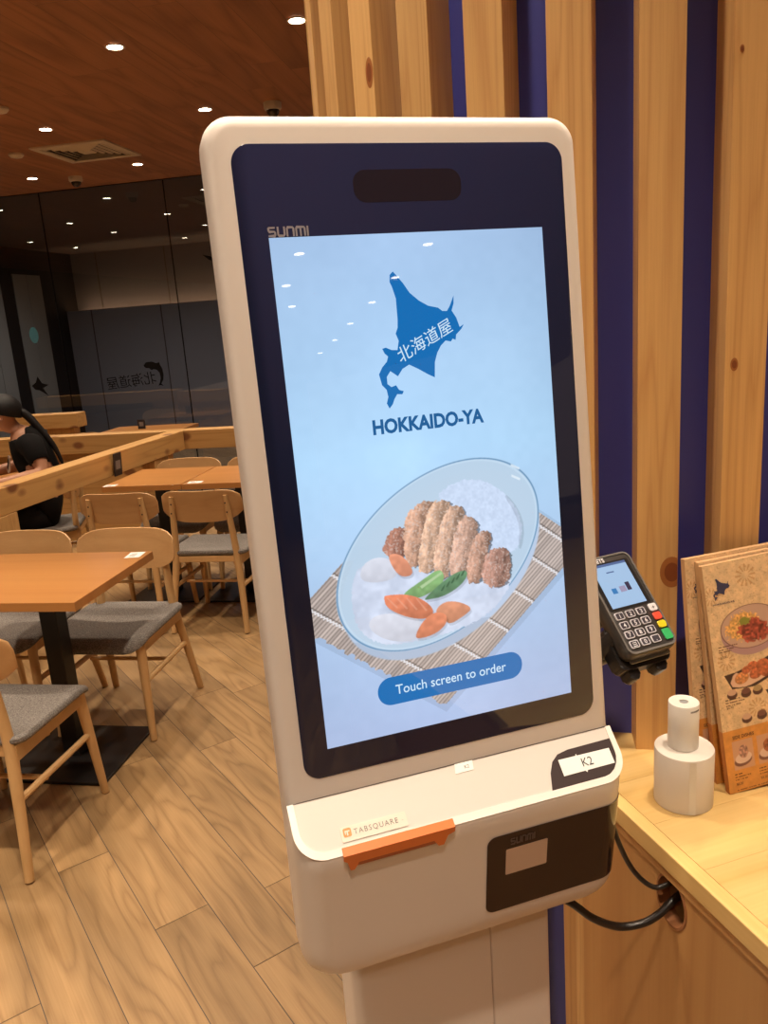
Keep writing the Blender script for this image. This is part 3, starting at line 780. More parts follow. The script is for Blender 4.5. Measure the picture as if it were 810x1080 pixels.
# shelf: rim coloured lighter for light on its upward bevel, and inner panel
def shelf_outline(ins, sfront, n=10, r=.030):
    xl, xr = XL + ins, XR - ins; sf = sfront; rr_ = r
    P = [(xl, 0.0)]
    for k in range(n + 1):
        a = PI - (PI / 2) * k / n; P.append((xl + rr_ + rr_ * math.cos(a), sf - rr_ + rr_ * math.sin(a) * 1.0))
    for k in range(n + 1):
        a = PI / 2 - (PI / 2) * k / n; P.append((xr - rr_ + rr_ * math.cos(a), sf - rr_ + rr_ * math.sin(a)))
    P.append((xr, 0.0)); return P
SHN = Vector((0, -.70711, .70711))
def sh(P, h): return [MK @ (shelf_pt(x, s) + SHN * h) for x, s in P]
o_ = shelf_outline(.0002, .0630, r=.032); i_ = shelf_outline(.0072, .0552, r=.026)
mb = MB().m(RIMLIT)
mb.ring_loft([sh(o_, -.002), sh(o_, .0012), sh(i_, .0016), sh(i_, .0001)], False, False, closed=False, smooth=False)
mb.obj('shelf_rim', kio)
mb = MB().m(SHELFP); mb._f([mb.bm.verts.new(p) for p in sh(i_, .0004)]); shp = mb.obj('shelf', kio)
MSH = MK @ Matrix(((1, 0, 0, 0), (0, .70711, -.70711, .7603), (0, .70711, .70711, 1.10), (0, 0, 0, 1)))  # x, y up slope, z out
mb = MB().m(SEAM); mb.flat([(XL + .001, .0004), (XR - .001, .0004), (XR - .001, -.0006), (XL + .001, -.0006)], .0009, MSH); mb.obj('seam', shp)
pad = [(.4017, -.0552), (.4075, -.036), (.4145, -.0245), (.424, -.0178), (.4384, -.0152), (.4962, -.0145), (.4962, -.030), (.4955, -.0355), (.4922, -.043), (.4868, -.0492), (.479, -.0538), (.4705, -.0552)]
mb = MB().m(SMOKEBLK2); mb.flat(pad, .0008, MSH); pd = mb.obj('reader_pad', kio)
lab = [(.4222, -.0433), (.4902, -.0431), (.4902, -.0251), (.4222, -.0242)]
mb = MB().m(LABELW); mb.prism([lab[0], lab[1], lab[2], lab[3]], .0010, .0013, MSH)
mb.flat([(.4452, -.0243), (.4472, -.0243), (.4462, -.0222)], .0013, MSH)
mb.flat([(.4502, -.0431), (.4536, -.0431), (.4519, -.0455)], .0013, MSH)
add_text(mb, 'K2', .0098, MSH @ Matrix.Translation((.4565, -.0385, 0)), DARKTXT, h=.0016, sx=.95)
mb.obj('number_label', pd)
mb = MB().m(LABELW); mb.prism([(.2964, -.0108), (.3190, -.0108), (.3208, -.0002), (.2986, -.0002)], .0007, .0010, MSH)
add_text(mb, 'K2', .0038, MSH @ Matrix.Translation((.3120, -.0075, 0)), DARKTXT, h=.0012); mb.obj('small_number_label', shp)
mb = MB().m(STICKER); mb.prism(rr(.1535, -.0508, .2275, -.0353, .0015, 3), .0006, .0014, MSH)
mb.m(ORANGED); mb.flat(rr(.1560, -.0462, .1650, -.0372, .0018, 4), .0016, MSH)
mb.m(STICKER); mb.flat([(.1578, -.0397), (.1632, -.0397), (.1632, -.0410), (.1578, -.0410)], .0018, MSH); mb.flat([(.1598, -.0410), (.1612, -.0410), (.1612, -.0448), (.1598, -.0448)], .0018, MSH)
mb.flat([(.1578, -.0410), (.1588, -.0410), (.1588, -.0435), (.1578, -.0435)], .0018, MSH)
add_text(mb, 'TABSQUARE', .0056, MSH @ Matrix.Translation((.1675, -.0452, 0)), GREYTXT, align='LEFT', sx=.95, h=.0017, spacing=1.25)
add_text(mb, '..', .0030, MSH @ Matrix.Translation((.2215, -.0440, 0)), GREYTXT, align='LEFT', h=.0017)
mb.obj('sticker', shp)
# orange scanner lip: a hood over the shelf edge
fz = lambda z: YF0 + .022 * (1.055 - z) / .165
mb = MB().m(ORANGE)
sec = []
for x, dz in ((.1507, 0), (.1545, .3), (.1575, 1), (.1620, 1), (.1660, .62), (.2540, .62), (.2580, 1), (.2640, 1), (.2690, .3), (.2773, 0)):
    zl = 1.052 - .016 * dz - (.002 if dz == 0 else 0)
    sec.append([MK @ v for v in (shelf_pt(x, .0555) + SHN * .0022, shelf_pt(x, .0648) + SHN * .0028, Vector((x, fz(zl) - .0030, zl)), Vector((x, fz(zl) + .0002, zl - .0005)), shelf_pt(x, .060) - SHN * .002, shelf_pt(x, .0555) + SHN * .0005)])
mb.ring_loft(sec, True, True, smooth=False); mb.obj('scanner_hood', kio)
mb = MB().m(mat('orange_slot', (.28, .07, .02, 1), .5)); zl = 1.0415
mb.flat([(.165, 1.0412), (.2545, 1.0412), (.2525, 1.0445), (.167, 1.0445)], 0, MK @ Matrix(((1, 0, 0, 0), (0, .13, 1, fz(1.043) - .0034 - .13 * 1.043), (0, 1, 0, 0), (0, 0, 0, 1))))
mb.obj('scanner_slot', kio)
# smoked door on the front, wrapping the right corner
def front_pt(x, z, out=.0008):
    """point on the box's front skin"""
    yf = fz(z); r = .032; xr = XR
    if x <= xr - r: return Vector((x, yf - out, z))
    dx = min(x - (xr - r), r * .9999); y = yf + r - math.sqrt(r * r - dx * dx)
    nrm = Vector((dx, -(math.sqrt(r * r - dx * dx)), 0)).normalized()
    return Vector((x, y, z)) + nrm * out
mb = MB().m(SMOKEBLK)
xs = [.3176 + (.4715 - .3176) * k / 12 for k in range(13)] + [XR - .032 + .032 * math.sin(R(a)) for a in range(6, 84, 6)]
zt, zl_ = 1.0235, .9125
def band(x, side):
    rr0 = .011
    d = 0
    if x < .3176 + rr0: d = rr0 - math.sqrt(max(0, rr0 ** 2 - (.3176 + rr0 - x) ** 2))
    if side == 'b' and x > .4955: d = max(d, (x - .4955) * 1.6)
    return d
xs = sorted(set(xs + [.3176 + .011 * (1 - math.cos(R(a))) for a in range(0, 91, 15)]))
g = []
for x in xs:
    t1, b1 = zt - band(x, 't'), zl_ + band(x, 'b')
    g.append([mb.bm.verts.new(MK @ front_pt(x, b1 + (t1 - b1) * j / 6)) for j in range(7)])
for a, b in zip(g, g[1:]):
    for j in range(6): mb._f([a[j], b[j], b[j + 1], a[j + 1]], True)
door = mb.obj('printer_door', kio)
tl_ = math.atan2(.022, .165)
MF = MK @ Matrix(((1, 0, 0, 0), (0, -.1333, -1, YF0 + .1333 * 1.055 - .0014), (0, 1, -.1333, 0), (0, 0, 0, 1)))
mb = MB().m(METALW); mb.flat(rr(.3413, .9645, .3947, 1.0015, .0015, 3), 0, MF); mb.obj('receipt_window', door)
mb = MB().m(mat('dim_mark', (.10, .075, .07, 1), .4)); sunmi(mb, MF @ Matrix.Translation((.347, 1.0065, 0)), .031, .0095, 0); mb.obj('brand_mark', door)  # reflected logo on the glossy door, painted as dim strokes
# pedestal
mb = MB().m(WHITE)
pr = [MK @ Vector((p[0], p[1], 0)) for p in rr(.167, .805, .3525, .885, .012, 6, rs=(.014, .0, .0, .014))]
mb.ring_loft([[p + Vector((0, 0, z)) for p in pr] for z in (.02, 1.30)], smooth=True); mb.obj('column', kio)
mb = MB().m(WHITE)
pr = [MK @ Vector((p[0], p[1], 0)) for p in rr(.3540, .807, .440, .885, .004, 4)]
mb.ring_loft([[p + Vector((0, 0, z)) for p in pr] for z in (.02, 1.30)], smooth=True); mb.obj('service_panel', kio)
mb = MB().m(WHITE); mb.prism(rr(.12, .62, .487, .99, .03, 8), 0, .02, MK, bev=.003); mb.obj('base_plate', kio)

# ------------------------------------------------------------------ payment terminal on its cradle
TR_ = Vector((.5997, .8637, 1.2809)); tr = Vector((.9948, .1015, 0)).normalized(); td = Vector((.0714, -.6999, -.7106)); td = (td - tr * td.dot(tr)).normalized(); tn = tr.cross(-td).normalized()
TW, TLn = .077, .1375
TM = Matrix(((tr.x, -td.x, tn.x, 0), (tr.y, -td.y, tn.y, 0), (tr.z, -td.z, tn.z, 0), (0, 0, 0, 1)))
TM.translation = TR_ - tr * TW     # x right, y up the face (negative is down), z out
ter = thing('payment_terminal', 'black card payment terminal with keypad and lit screen, mounted on the kiosk side', 'card terminal', M=TM)
ter.matrix_world = TM
mb = MB().m(TERM)
def tring(ins, h, r): return [(x, y, h) for x, y in rr(ins, -TLn + ins * .6, TW - ins, -ins * .6, r, 6)]
mb.ring_loft([tring(.010, -.030, .006), tring(.004, -.026, .010), tring(.0, -.014, .011), tring(.0, -.004, .011), tring(.0015, -.001, .010), tring(.0035, 0, .009)])
mb.obj('body', ter)
mb = MB().m(TERMG)
a_ = rr(.0012, -TLn + .002, TW - .0012, -.001, .010, 6); b_ = rr(.0034, -TLn + .0045, TW - .0034, -.0034, .008, 6)
mb.ring_loft([[(x, y, .0) for x, y in a_], [(x, y, .0012) for x, y in a_], [(x, y, .0012) for x, y in b_], [(x, y, 0) for x, y in b_]], False, False); mb.obj('rim', ter)
mb = MB().m(TERMD); mb.prism(rr(.0055, -.0770, TW - .0075, -.0105, .003, 4), 0, .0006); mb.obj('screen_surround', ter)
mb = MB().m(TSCR); mb.prism([(.0105, -.0740), (.0640, -.0740), (.0640, -.0130), (.0105, -.0130)], .0007, .0009)
mb.m(TSCR2); mb.flat([(.0105, -.0165), (.0640, -.0165), (.0640, -.0130), (.0105, -.0130)], .0011)
mb.m(TSCR3); mb.flat([(.0225, -.0555), (.0300, -.0555), (.0300, -.0480), (.0225, -.0480)], .0011)
mb.m(mat('terminal_screen_pink', (.01, .01, .01, 1), .1, emit=rgb(160, 150, 180), es=1)); mb.flat([(.035, -.055), (.0445, -.055), (.0445, -.047), (.035, -.047)], .0011)
mb.m(TSCR4); mb.flat([(.046, -.0545), (.0525, -.0545), (.0525, -.043), (.046, -.043)], .0011)
mb.m(TSCR2); mb.flat([(.028, -.0265), (.040, -.0265), (.040, -.0248), (.028, -.0248)], .0011); mb.obj('display', ter)
keys = [['1', '2', '3'], ['4', '5', '6'], ['7', '8', '9'], ['', '0', '.']]
for i in range(4):
    for j in range(3):
        cx = .0140 + j * .0166; cy = -.0850 - i * .0128
        mb = MB().m(KEYM); mb.prism(rr(cx - .0066, cy - .0050, cx + .0066, cy + .0050, .002, 3), 0, .0018, bev=.0004)
        mb.m(KEYC); mb.flat(rr(cx - .0053, cy - .0038, cx + .0053, cy + .0038, .0012, 3), .0020)
        if keys[i][j]: add_text(mb, keys[i][j], .0054, Matrix.Translation((cx, cy - .0027, 0)), KWHT, bold=.02, h=.0022)
        else:
            mb.m(KWHT)
            for q in range(3): mb.flat([(cx - .003, cy - .003 + q * .0022), (cx + .003, cy - .003 + q * .0022), (cx + .003, cy - .0022 + q * .0022), (cx - .003, cy - .0022 + q * .0022)], .0022)
        mb.obj('key', ter)
for nm, mm, cy, hh in (('white_key', KWHT, -.0840, .0050), ('red_key', KRED, -.0962, .0050), ('yellow_key', KYEL, -.1078, .0046), ('green_key', KGRN, -.1215, .0072)):
    mb = MB().m(mm); mb.prism(rr(.0605, cy - hh, .0728, cy + hh, .0025, 3), 0, .0022, bev=.0006)
    if nm == 'white_key': add_text(mb, '+', .005, Matrix.Translation((.0667, cy - .003, 0)), DARKTXT, bold=.02, h=.0026)
    o = mb.obj(nm, ter)
mb = MB(); add_text(mb, 'NETS', .0058, Matrix.Translation((.0245, -.0105, 0)), KWHT, bold=.03, h=.0015); mb.obj('brand_mark', ter)
mb = MB().m(TERMD)
mb.prism(rr(-.001, -TLn - .008, TW + .001, -TLn + .05, .008, 5), -.046, -.024, bev=.003)
mb.prism(rr(.010, -TLn - .020, .026, -TLn + .006, .006, 5), -.050, -.030, bev=.003)
mb.prism(rr(.052, -TLn - .018, .070, -TLn + .006, .006, 5), -.050, -.030, bev=.003)
mb.prism(rr(.004, -.08, TW - .004, -.03, .008, 5), -.042, -.028, bev=.003); mb.obj('cradle', ter)
mb = MB().m(TERMG); mb.prism(rr(.010, -TLn - .004, TW - .006, -TLn + .012, .003, 4), -.020, -.016, bev=.001); mb.obj('paper_slot', ter)
iT = TM.inverted()
mb = MB().m(TERMD)
mb.tube([iT @ Vector(p) for p in ((.57, .815, 1.175), (.55, .82, 1.165), (.52, .818, 1.16), (.5035, .815, 1.16))], [.014, .012, .011, .013], 10)
mb.tube([iT @ Vector(p) for p in ((.540, .80, 1.195), (.532, .81, 1.18), (.525, .818, 1.162))], [.012, .012, .009], 10)
mb.obj('mounting_arm', ter)

# ------------------------------------------------------------------ receipt rolls
rc = Vector((.671, .8315, CT + .0006))
t = thing('receipt_roll', 'large white paper roll standing on the counter, small roll on top', 'paper roll', rc)
mb = MB().m(PAPERW); mb.lathe([(.0395, 0), (.0397, .001), (.0397, .0805), (.0392, .0815), (.010, .0818), (.0098, .079), (.0098, .001)], seg=64)
for f in mb.bm.faces:
    pass
mb.obj('paper_winding', t)
mb = MB().m(CORE); mb.ring_loft([[(r_ * math.cos(2 * PI * k / 24), r_ * math.sin(2 * PI * k / 24), z) for k in range(24)] for r_, z in ((.0096, .001), (.0096, .0815), (.0075, .0815), (.0075, .001))], False, False); mb.obj('core', t)
mb = MB().m(PAPER)
mb.flat([(.0399 * math.cos(R(a)), 0) for a in ()] or [(0, 0), (0, 0), (0, 0)], 0) if False else None
aa = R(-118); Pn = [(.0400, .0), (.0400, .0)]
v = []
for k in range(4):
    a2 = aa + R(4) * k; v.append((.0402 + .0004 * k, a2))
mb.ring_loft([[(r_ * math.cos(a2), r_ * math.sin(a2), z) for r_, a2 in v] for z in (.001, .08)], False, False, closed=False); mb.obj('loose_end', t)
t2 = thing('small_receipt_roll', 'small white paper roll with a grey core, standing on the large roll', 'paper roll', rc + Vector((.001, .004, .0822)))
mb = MB().m(PAPER); mb.lathe([(.0201, 0), (.0203, .0005), (.0203, .0655), (.0198, .0662), (.0060, .0660), (.0058, .062), (.0058, .001)], seg=48)
mb.obj('paper_winding', t2)
mb = MB().m(CORE); mb.lathe([(.0057, .001), (.0057, .0645)], seg=20); mb.obj('core', t2)
mb = MB().m(GREYTXT)
for k in range(9):
    a2 = R(-100 + k * 5); mb.box(-.0006, .0006, -.0002, .0002, .058, .0605, M=Matrix.Rotation(a2, 4, 'Z') @ Matrix.Translation((.0204, 0, 0)) @ Matrix.Rotation(R(90), 4, 'Z'))
mb.obj('end_print', t2)

# ------------------------------------------------------------------ menus leaning on the pillar
MW, MH = 215.0, 330.0
def paint_menu():
    p = Paint(MW, MH, .8); U, V = p.U, p.V
    n = vnoise(U, V, 7, 1) * .5 + vnoise(U, V, 2.2, 2) * .3 + vnoise(U, V, 25, 3) * .2
    p.c = np.array([226, 192, 148.])[None, None] * (1 + (n - .5) * .22)[..., None]
    p.mix((vnoise(U, V, 1.8, 7) > .80) * .25, (150, 105, 70))
    # sun bursts in the paper's pattern
    for cx, cy, r in ((20, 139, 14), (66, 24, 16), (110, 150, 14), (60, 215, 14), (8, 45, 12), (150, 40, 16)):
        d = np.hypot(U - cx, V - cy); a = np.arctan2(V - cy, U - cx)
        p.mix(((d > r * .35) & (d < r) & (np.cos(a * 12) > .3)) * .45, (176, 118, 66))
    # bowl of noodles
    def ell(cx, cy, a, b, rot=0.0):
        c, s = math.cos(R(rot)), math.sin(R(rot)); dx, dy = U - cx, V - cy
        return np.sqrt(((dx * c + dy * s) / a) ** 2 + ((-dx * s + dy * c) / b) ** 2)
    p.shade(np.clip((1.12 - ell(66, 106, 50, 34)) * 8, 0, 1), .93)
    e = ell(65, 104, 49, 34); p.mix(np.clip((1 - e) * 40, 0, 1), (176, 138, 138))
    e = ell(65, 97, 48.5, 31); p.mix(np.clip((1 - e) * 40, 0, 1), (196, 160, 140)); p.mix(np.clip(1 - np.abs(e - .99) * 45, 0, 1), (96, 58, 52))
    f = ell(52, 95, 28, 20, -10); nn = vnoise(U, V, 2.4, 11)
    p.mix(np.clip((1 - f + (nn - .5) * .4) * 10, 0, 1), np.array([214, 164, 96.])[None, None] * (.75 + .5 * nn)[..., None])
    f = ell(70, 104, 26, 17, 10); nn = vnoise(U, V, 3.0, 12)
    p.mix(np.clip((1 - f + (nn - .5) * .4) * 10, 0, 1), np.array([150, 70, 54.])[None, None] * (.6 + .8 * nn)[..., None])
    f = ell(56, 88, 10, 6); p.mix(np.clip((1 - f + (nn - .5) * .6) * 8, 0, 1), (138, 138, 58))
    # fried chicken on a dark tray
    def tray(ox, oy):
        p.mix(p.mask([(13.6 + ox, 159.1 + oy), (31 + ox, 158 + oy), (72 + ox, 150 + oy), (96 + ox, 142 + oy), (98 + ox, 172 + oy), (60 + ox, 184 + oy), (24 + ox, 181 + oy)], 0), (64, 40, 36))
        p.mix(p.mask([(30 + ox, 157 + oy), (42 + ox, 163 + oy), (60 + ox, 156 + oy), (92 + ox, 148 + oy), (96 + ox, 168 + oy), (60 + ox, 180 + oy), (40 + ox, 182 + oy), (19.7 + ox, 176.4 + oy)], 1), (224, 184, 156))
        for k, (x, y, a) in enumerate(((41, 168, 12), (50, 158, 8), (60, 154, 9), (64, 166, 11), (76, 155, 11), (82, 166, 11), (90, 158, 9))):
            f = ell(x + ox, y + oy, a, a * .72, -10); nn = vnoise(U, V, 2.6, 30 + k)
            p.mix(np.clip((1 - f) * 14, 0, 1), np.array([206, 138, 86.] if k == 0 else [190, 104, 66.])[None, None] * (.78 + .42 * nn - .12 * np.clip((V - y - oy) / 8, -1, 1))[..., None])
    def cup(x, y, c=(206, 166, 140)):
        f = ell(x, y + 3, 8.6, 6.4); p.mix(np.clip((1 - f) * 12, 0, 1), (84, 50, 44)); f = ell(x, y - .5, 7.4, 4.6); p.mix(np.clip((1 - f) * 12, 0, 1), c)
    tray(0, 0); cup(22.7, 186); cup(45, 188, (116, 74, 66)); cup(64, 188, (176, 146, 100)); tray(63, 34); cup(41.5, 225); cup(66, 225, (118, 76, 66)); cup(90, 226)
    # text blocks
    rs = np.random.RandomState(4)
    def lines(x, y, w, k, dy=4.2, c=(96, 58, 38), hh=1.6):
        for q in range(k):
            wid = w * (1 - .22 * (q % 2))
            m = (U > x) & (U < x + wid) & (V > y + q * dy) & (V < y + q * dy + hh) & (vnoise(U, V * 0 + q * 5, 1.1, 50 + q) > .42)
            p.mix(m * .8, c)
    lines(10.3, 117, 30, 2); lines(10.3, 124.6, 20, 1); lines(11, 194, 24, 1, c=(40, 24, 20), hh=2.2); lines(11, 198.4, 30, 2); lines(130, 120, 40, 3)
    # side dishes band
    m = (V > 239).astype(float); p.mix(m, np.array([216, 146, 70.])[None, None] * (1 + (n - .5) * .14)[..., None])
    for k in range(5):
        x = 12.5 + k * 40
        q = p.mask([(x, 256), (x + 33, 256), (x + 33, 298), (x, 298)], 0); p.mix(q, (206, 156, 122))
        f = ell(x + 15, 286, 15, 8, -8); p.mix(q * np.clip((1 - f) * 12, 0, 1), (128, 84, 70)); f = ell(x + 16, 282, 14, 8, -8); p.mix(q * np.clip((1 - f) * 12, 0, 1), (222, 190, 170))
        nn = vnoise(U, V, 2.5, 90 + k)
        f = ell(x + 17, 273, 8, 10); p.mix(q * np.clip((1 - f) * 10, 0, 1), np.array([176, 130, 112.] if k % 2 == 0 else [150, 86, 56.])[None, None] * (.7 + .6 * nn)[..., None])
        lines(x - 1, 303, 12, 1, c=(60, 30, 14), hh=1.9); lines(x - 1, 307.5, 26, 2, dy=3.6, c=(110, 62, 24)); 
    lines(12, 326, 180, 1, c=(120, 66, 26), hh=1.7)
    return p
pmn = paint_menu()
MENUPR = attr_mat('printed_menu_board', False, .35)
EDGEP = mat('menu_board_edge', (.55, .33, .16, 1), .6)
EDGEO = mat('menu_board_edge_orange', (.50, .19, .05, 1), .55)
m_TL = Vector((.7232, .868, 1.2355)); m_d = Vector((.03656, -.16922, -.98490)); m_r = Vector((.99605, -.07358, .0496)); m_d.normalize(); m_r = (m_r - m_d * m_r.dot(m_d)).normalized(); m_n = m_r.cross(-m_d)
def menu_matrix(TL, d, r):
    d = Vector(d).normalized(); r = Vector(r); r = (r - d * r.dot(d)).normalized(); n = r.cross(-d)
    M = Matrix(((r.x, -d.x, n.x, 0), (r.y, -d.y, n.y, 0), (r.z, -d.z, n.z, 0), (0, 0, 0, 1))); M.translation = TL; return M
menu_print = None
def menu(M, label, th=.009):
    global menu_print
    t = thing('menu_board', label, 'menu', M=M, group='menu boards leaning on the pillar')
    t.matrix_world = M
    w, h = MW / 1000, MH / 1000
    mb = MB().m(EDGEP); mb.prism([(0, -.239), (w, -.239), (w, 0), (0, 0)], -th, -.0003)
    mb.m(EDGEO); mb.prism([(0, -h), (w, -h), (w, -.239), (0, -.239)], -th, -.0003)
    mb.obj('board', t)
    if menu_print is None:
        menu_print = pmn.mesh('printed_face', None, MENUPR, t, 0.0)
        f = menu_print
    else:
        f = menu_print.copy(); C.objects.link(f); f.parent = t
    mb = MB().m(MAPD)
    s_ = .215; mb.flat([((12 + (x - 98.6) * .285) / 1000, (-(20.5 + (y - 37.9) * .222)) / 1000) for x, y in MAP], .0005)
    add_text(mb, 'HOKKAIDO-YA', .0024, Matrix.Translation((.0268, -.0580, 0)), MAPD, bold=.02, sx=1.45, h=.0005)
    add_text(mb, 'SIDE DISHES', .0048, Matrix.Translation((.0315, -.2525, 0)), BROWNTXT, bold=.012, sx=.95, h=.0005)
    for x, y in ((.0165, -.1345), (.0165, -.2075), (.0175, -.3195), (.0575, -.3195), (.0975, -.3195)):
        add_text(mb, '$7.90' if y > -.2 else '$6.90' if y > -.3 else '$5.20', .0034, Matrix.Translation((x, y, 0)), BROWNTXT, bold=.01, h=.0005)
    mb.obj('lettering', t)
    return t
menu(menu_matrix(m_TL, m_d, m_r), 'front printed menu board of the stack, its side dishes band fully visible')
d2 = (.030, -.118, -.99); menu(menu_matrix(Vector((.7265, .8795, 1.2375)) , d2, (.996, -.074, .035)), 'middle menu board, only its left margin showing behind the front menu')
d3 = (.020, -.095, -.99); menu(menu_matrix(Vector((.7120, .8900, 1.2415)), d3, (.996, -.055, .04)), 'rearmost menu board, a thin strip at the far left of the menu stack')

# ------------------------------------------------------------------ cables
def spline(P, k=8):
    P = [Vector(p) for p in P]; out = []
    for i in range(len(P) - 1):
        a = P[max(i - 1, 0)]; b = P[i]; c = P[i + 1]; d = P[min(i + 2, len(P) - 1)]
        for j in range(k):
            t_ = j / k; out.append(.5 * ((2 * b) + (c - a) * t_ + (2 * a - 5 * b + 4 * c - d) * t_ ** 2 + (3 * b - a - 3 * c + d) * t_ ** 3))
    out.append(P[-1]); return out
mb = MB().m(RUBBER)
mb.tube(spline([(.42, .800, .872), (.455, .775, .852), (.48, .764, .829), (.515, .762, .806), (.545, .754, .806), (.568, .748, .817), (.592, .748, .832), (.625, .75, .845)]), .0052, 10)
tag(mb.obj('power_cable'), 'thick black cable looping from under the kiosk into the counter hole', 'cable')
mb = MB().m(RUBBER)
mb.tube(spline([(.50, .80, 1.02), (.512, .778, .975), (.518, .766, .935), (.535, .766, .893), (.555, .766, .862), (.572, .758, .850), (.592, .752, .856), (.625, .75, .860)]), .0034, 10)
tag(mb.obj('data_cable'), 'thinner black cable hanging behind the kiosk box into the counter hole', 'cable')

# ------------------------------------------------------------------ dining chair (faces +y, origin between the rear feet)
def make_chair(label):
    t = thing('dining_chair', label, 'chair', group=None)
    for sx in (-1, 1):
        mb = MB().m(CHAIRW)
        mb.tube(spline([(sx * .212, 0, 0.004), (sx * .192, .045, .24), (sx * .172, .078, .45), (sx * .152, .062, .755)], 5), [.0150 + .0050 * min(1, k / 8) - .006 * max(0, (k - 9) / 6) for k in range(16)], 10); o = mb.obj('rear_leg', t)
        for z in (.665, .715):
            mb = MB().m(CHROME); mb.lathe([(.0045, 0), (.0045, .002)], seg=10, M=Matrix.Translation((sx * (.157 - (z - .665) * .1), .0505 + (z - .665) * -.02, z)) @ Matrix.Rotation(R(90), 4, 'X')); mb.obj('screw', o)
        mb = MB().m(CHAIRW); mb.tube([(sx * .206, .474, .004), (sx * .188, .438, .425)], [.0140, .0215], 10); mb.obj('front_leg', t)
        mb = MB().m(CHAIRW); mb.tube([(sx * .192, .046, .25), (sx * .196, .454, .248)], .0115, 8); mb.obj('stretcher', t)
        mb = MB().m(CHAIRW); Mm = Matrix.Identity(4)
        mb.ring_loft([[(sx * (.188 if y < .3 else .194) + dx, y, z0 + dz) for dx, dz in ((-.010, -.030), (.010, -.030), (.010, .021), (-.010, .021))] for y, z0 in ((.072, .400), (.25, .400), (.44, .402))], smooth=False); mb.obj('side_rail', t)
    mb = MB().m(CHAIRW); mb.tube([(-.19, .20, .235), (.19, .20, .235)], .009, 8); mb.obj('cross_stretcher', t)
    mb = MB().m(CHAIRW); mb.box(-.18, .18, .425, .447, .385, .425, bev=.003); mb.obj('front_rail', t)
    mb = MB().m(CHAIRW); mb.box(-.17, .17, .068, .088, .385, .420, bev=.003); mb.obj('rear_rail', t)
    # upholstered seat, dished, with a soft front edge
    mb = MB().m(SEATF)
    nx, ny = 18, 16; top = []; bot = []
    outl = rr(-.226, .062, .226, .502, .05, 4, rs=(.05, .05, .075, .075))
    def cz(x, y):
        z = .452 - .016 * (1 - (x / .226) ** 2) * math.sin(PI * min(1, max(0, (y - .06) / .40))) 
        z -= .042 * max(0, (y - .40) / .10) ** 1.6; return z
    def ringp(f, dz):
        return [((0 + x * f), .285 + (y - .285) * f, cz(x * f, .285 + (y - .285) * f) + dz) for x, y in outl]
    rings = [ringp(.90, -.032), ringp(.97, -.028), ringp(1.0, -.018), ringp(.995, -.008), ringp(.965, -.001), ringp(.90, 0), ringp(.75, 0), ringp(.55, 0), ringp(.3, 0), ringp(.08, 0)]
    mb.ring_loft(rings); mb.obj('seat', t)
    # bent plywood backrest
    mb = MB().m(CHAIRB)
    def by(x, z): return .070 + .055 * (x / .235) ** 2 - (z - .61) * .17
    outb = []
    NB = 16
    for k in range(NB + 1):   # bottom edge, smiling
        x = -.225 + .45 * k / NB; q = abs(x) / .225; outb.append((x, .607 + .045 * q ** 5 + .008 * q ** 2))
    for k in range(1, 6): a = R(18 * k); outb.append((.225 + .004 * math.sin(a), .66 + .075 * k / 6))
    for k in range(NB + 1):
        x = .222 - .444 * k / NB; q = abs(x) / .222; outb.append((x, .786 - .034 * q ** 7))
    for k in range(1, 6): a = R(18 * k); outb.append((-.225 - .004 * math.sin(a), .735 - .075 * k / 6))
    def bring(f, dy):
        return [(x * f, by(x * f, .70 + (z - .70) * f) + dy, .70 + (z - .70) * f) for x, z in outb]
    mb.ring_loft([bring(.05, .006), bring(.5, .006), bring(.85, .006), bring(.985, .006), bring(1.0, .002), bring(1.0, -.002), bring(.985, -.006), bring(.85, -.006), bring(.5, -.006), bring(.05, -.006)])
    mb.obj('backrest', t)
    return t
GRP = 'beech dining chairs'
def yaw(deg): return -TH + R(deg)
ch0 = make_chair('beech chair nearest the camera, at the near side of the orange-brown table')
ch0['group'] = GRP
def put(o, a, b, deg): o.location = ab(a, b, 0); o.rotation_euler = (0, 0, yaw(deg))
put(ch0, -1.750, 1.87, 0)
def chair(a, b, deg, label):
    return dup(ch0, ab(a, b, 0), yaw(deg), label, GRP)
chair(-1.735, 3.183, 180, 'beech chair across the near table, its whole grey seat and right legs visible')
chair(-2.215, 3.183, 180, 'beech chair at the far side of the near table, cut by the left edge')
chair(-1.730, 3.825, 0, 'beech chair pulled up to the second table, closest to the kiosk')
chair(-2.212, 3.825, 0, 'beech chair at the second table, between the timber beam and its twin')
chair(-2.215, 5.00, 180, 'beech chair on the far side of the second table, only its back rising')
chair(-2.235, 1.87, 0, 'beech chair beside the nearest one, mostly cut off at the left')
chair(-4.02, 6.55, 0, 'beech chair behind the back beam, only its rounded back top showing')
pch = chair(-2.86, 4.72, 112, 'beech chair the seated person in black sits on')
chair(-1.72, 5.00, 180, 'beech chair on the far side of the second table, hidden behind the kiosk')

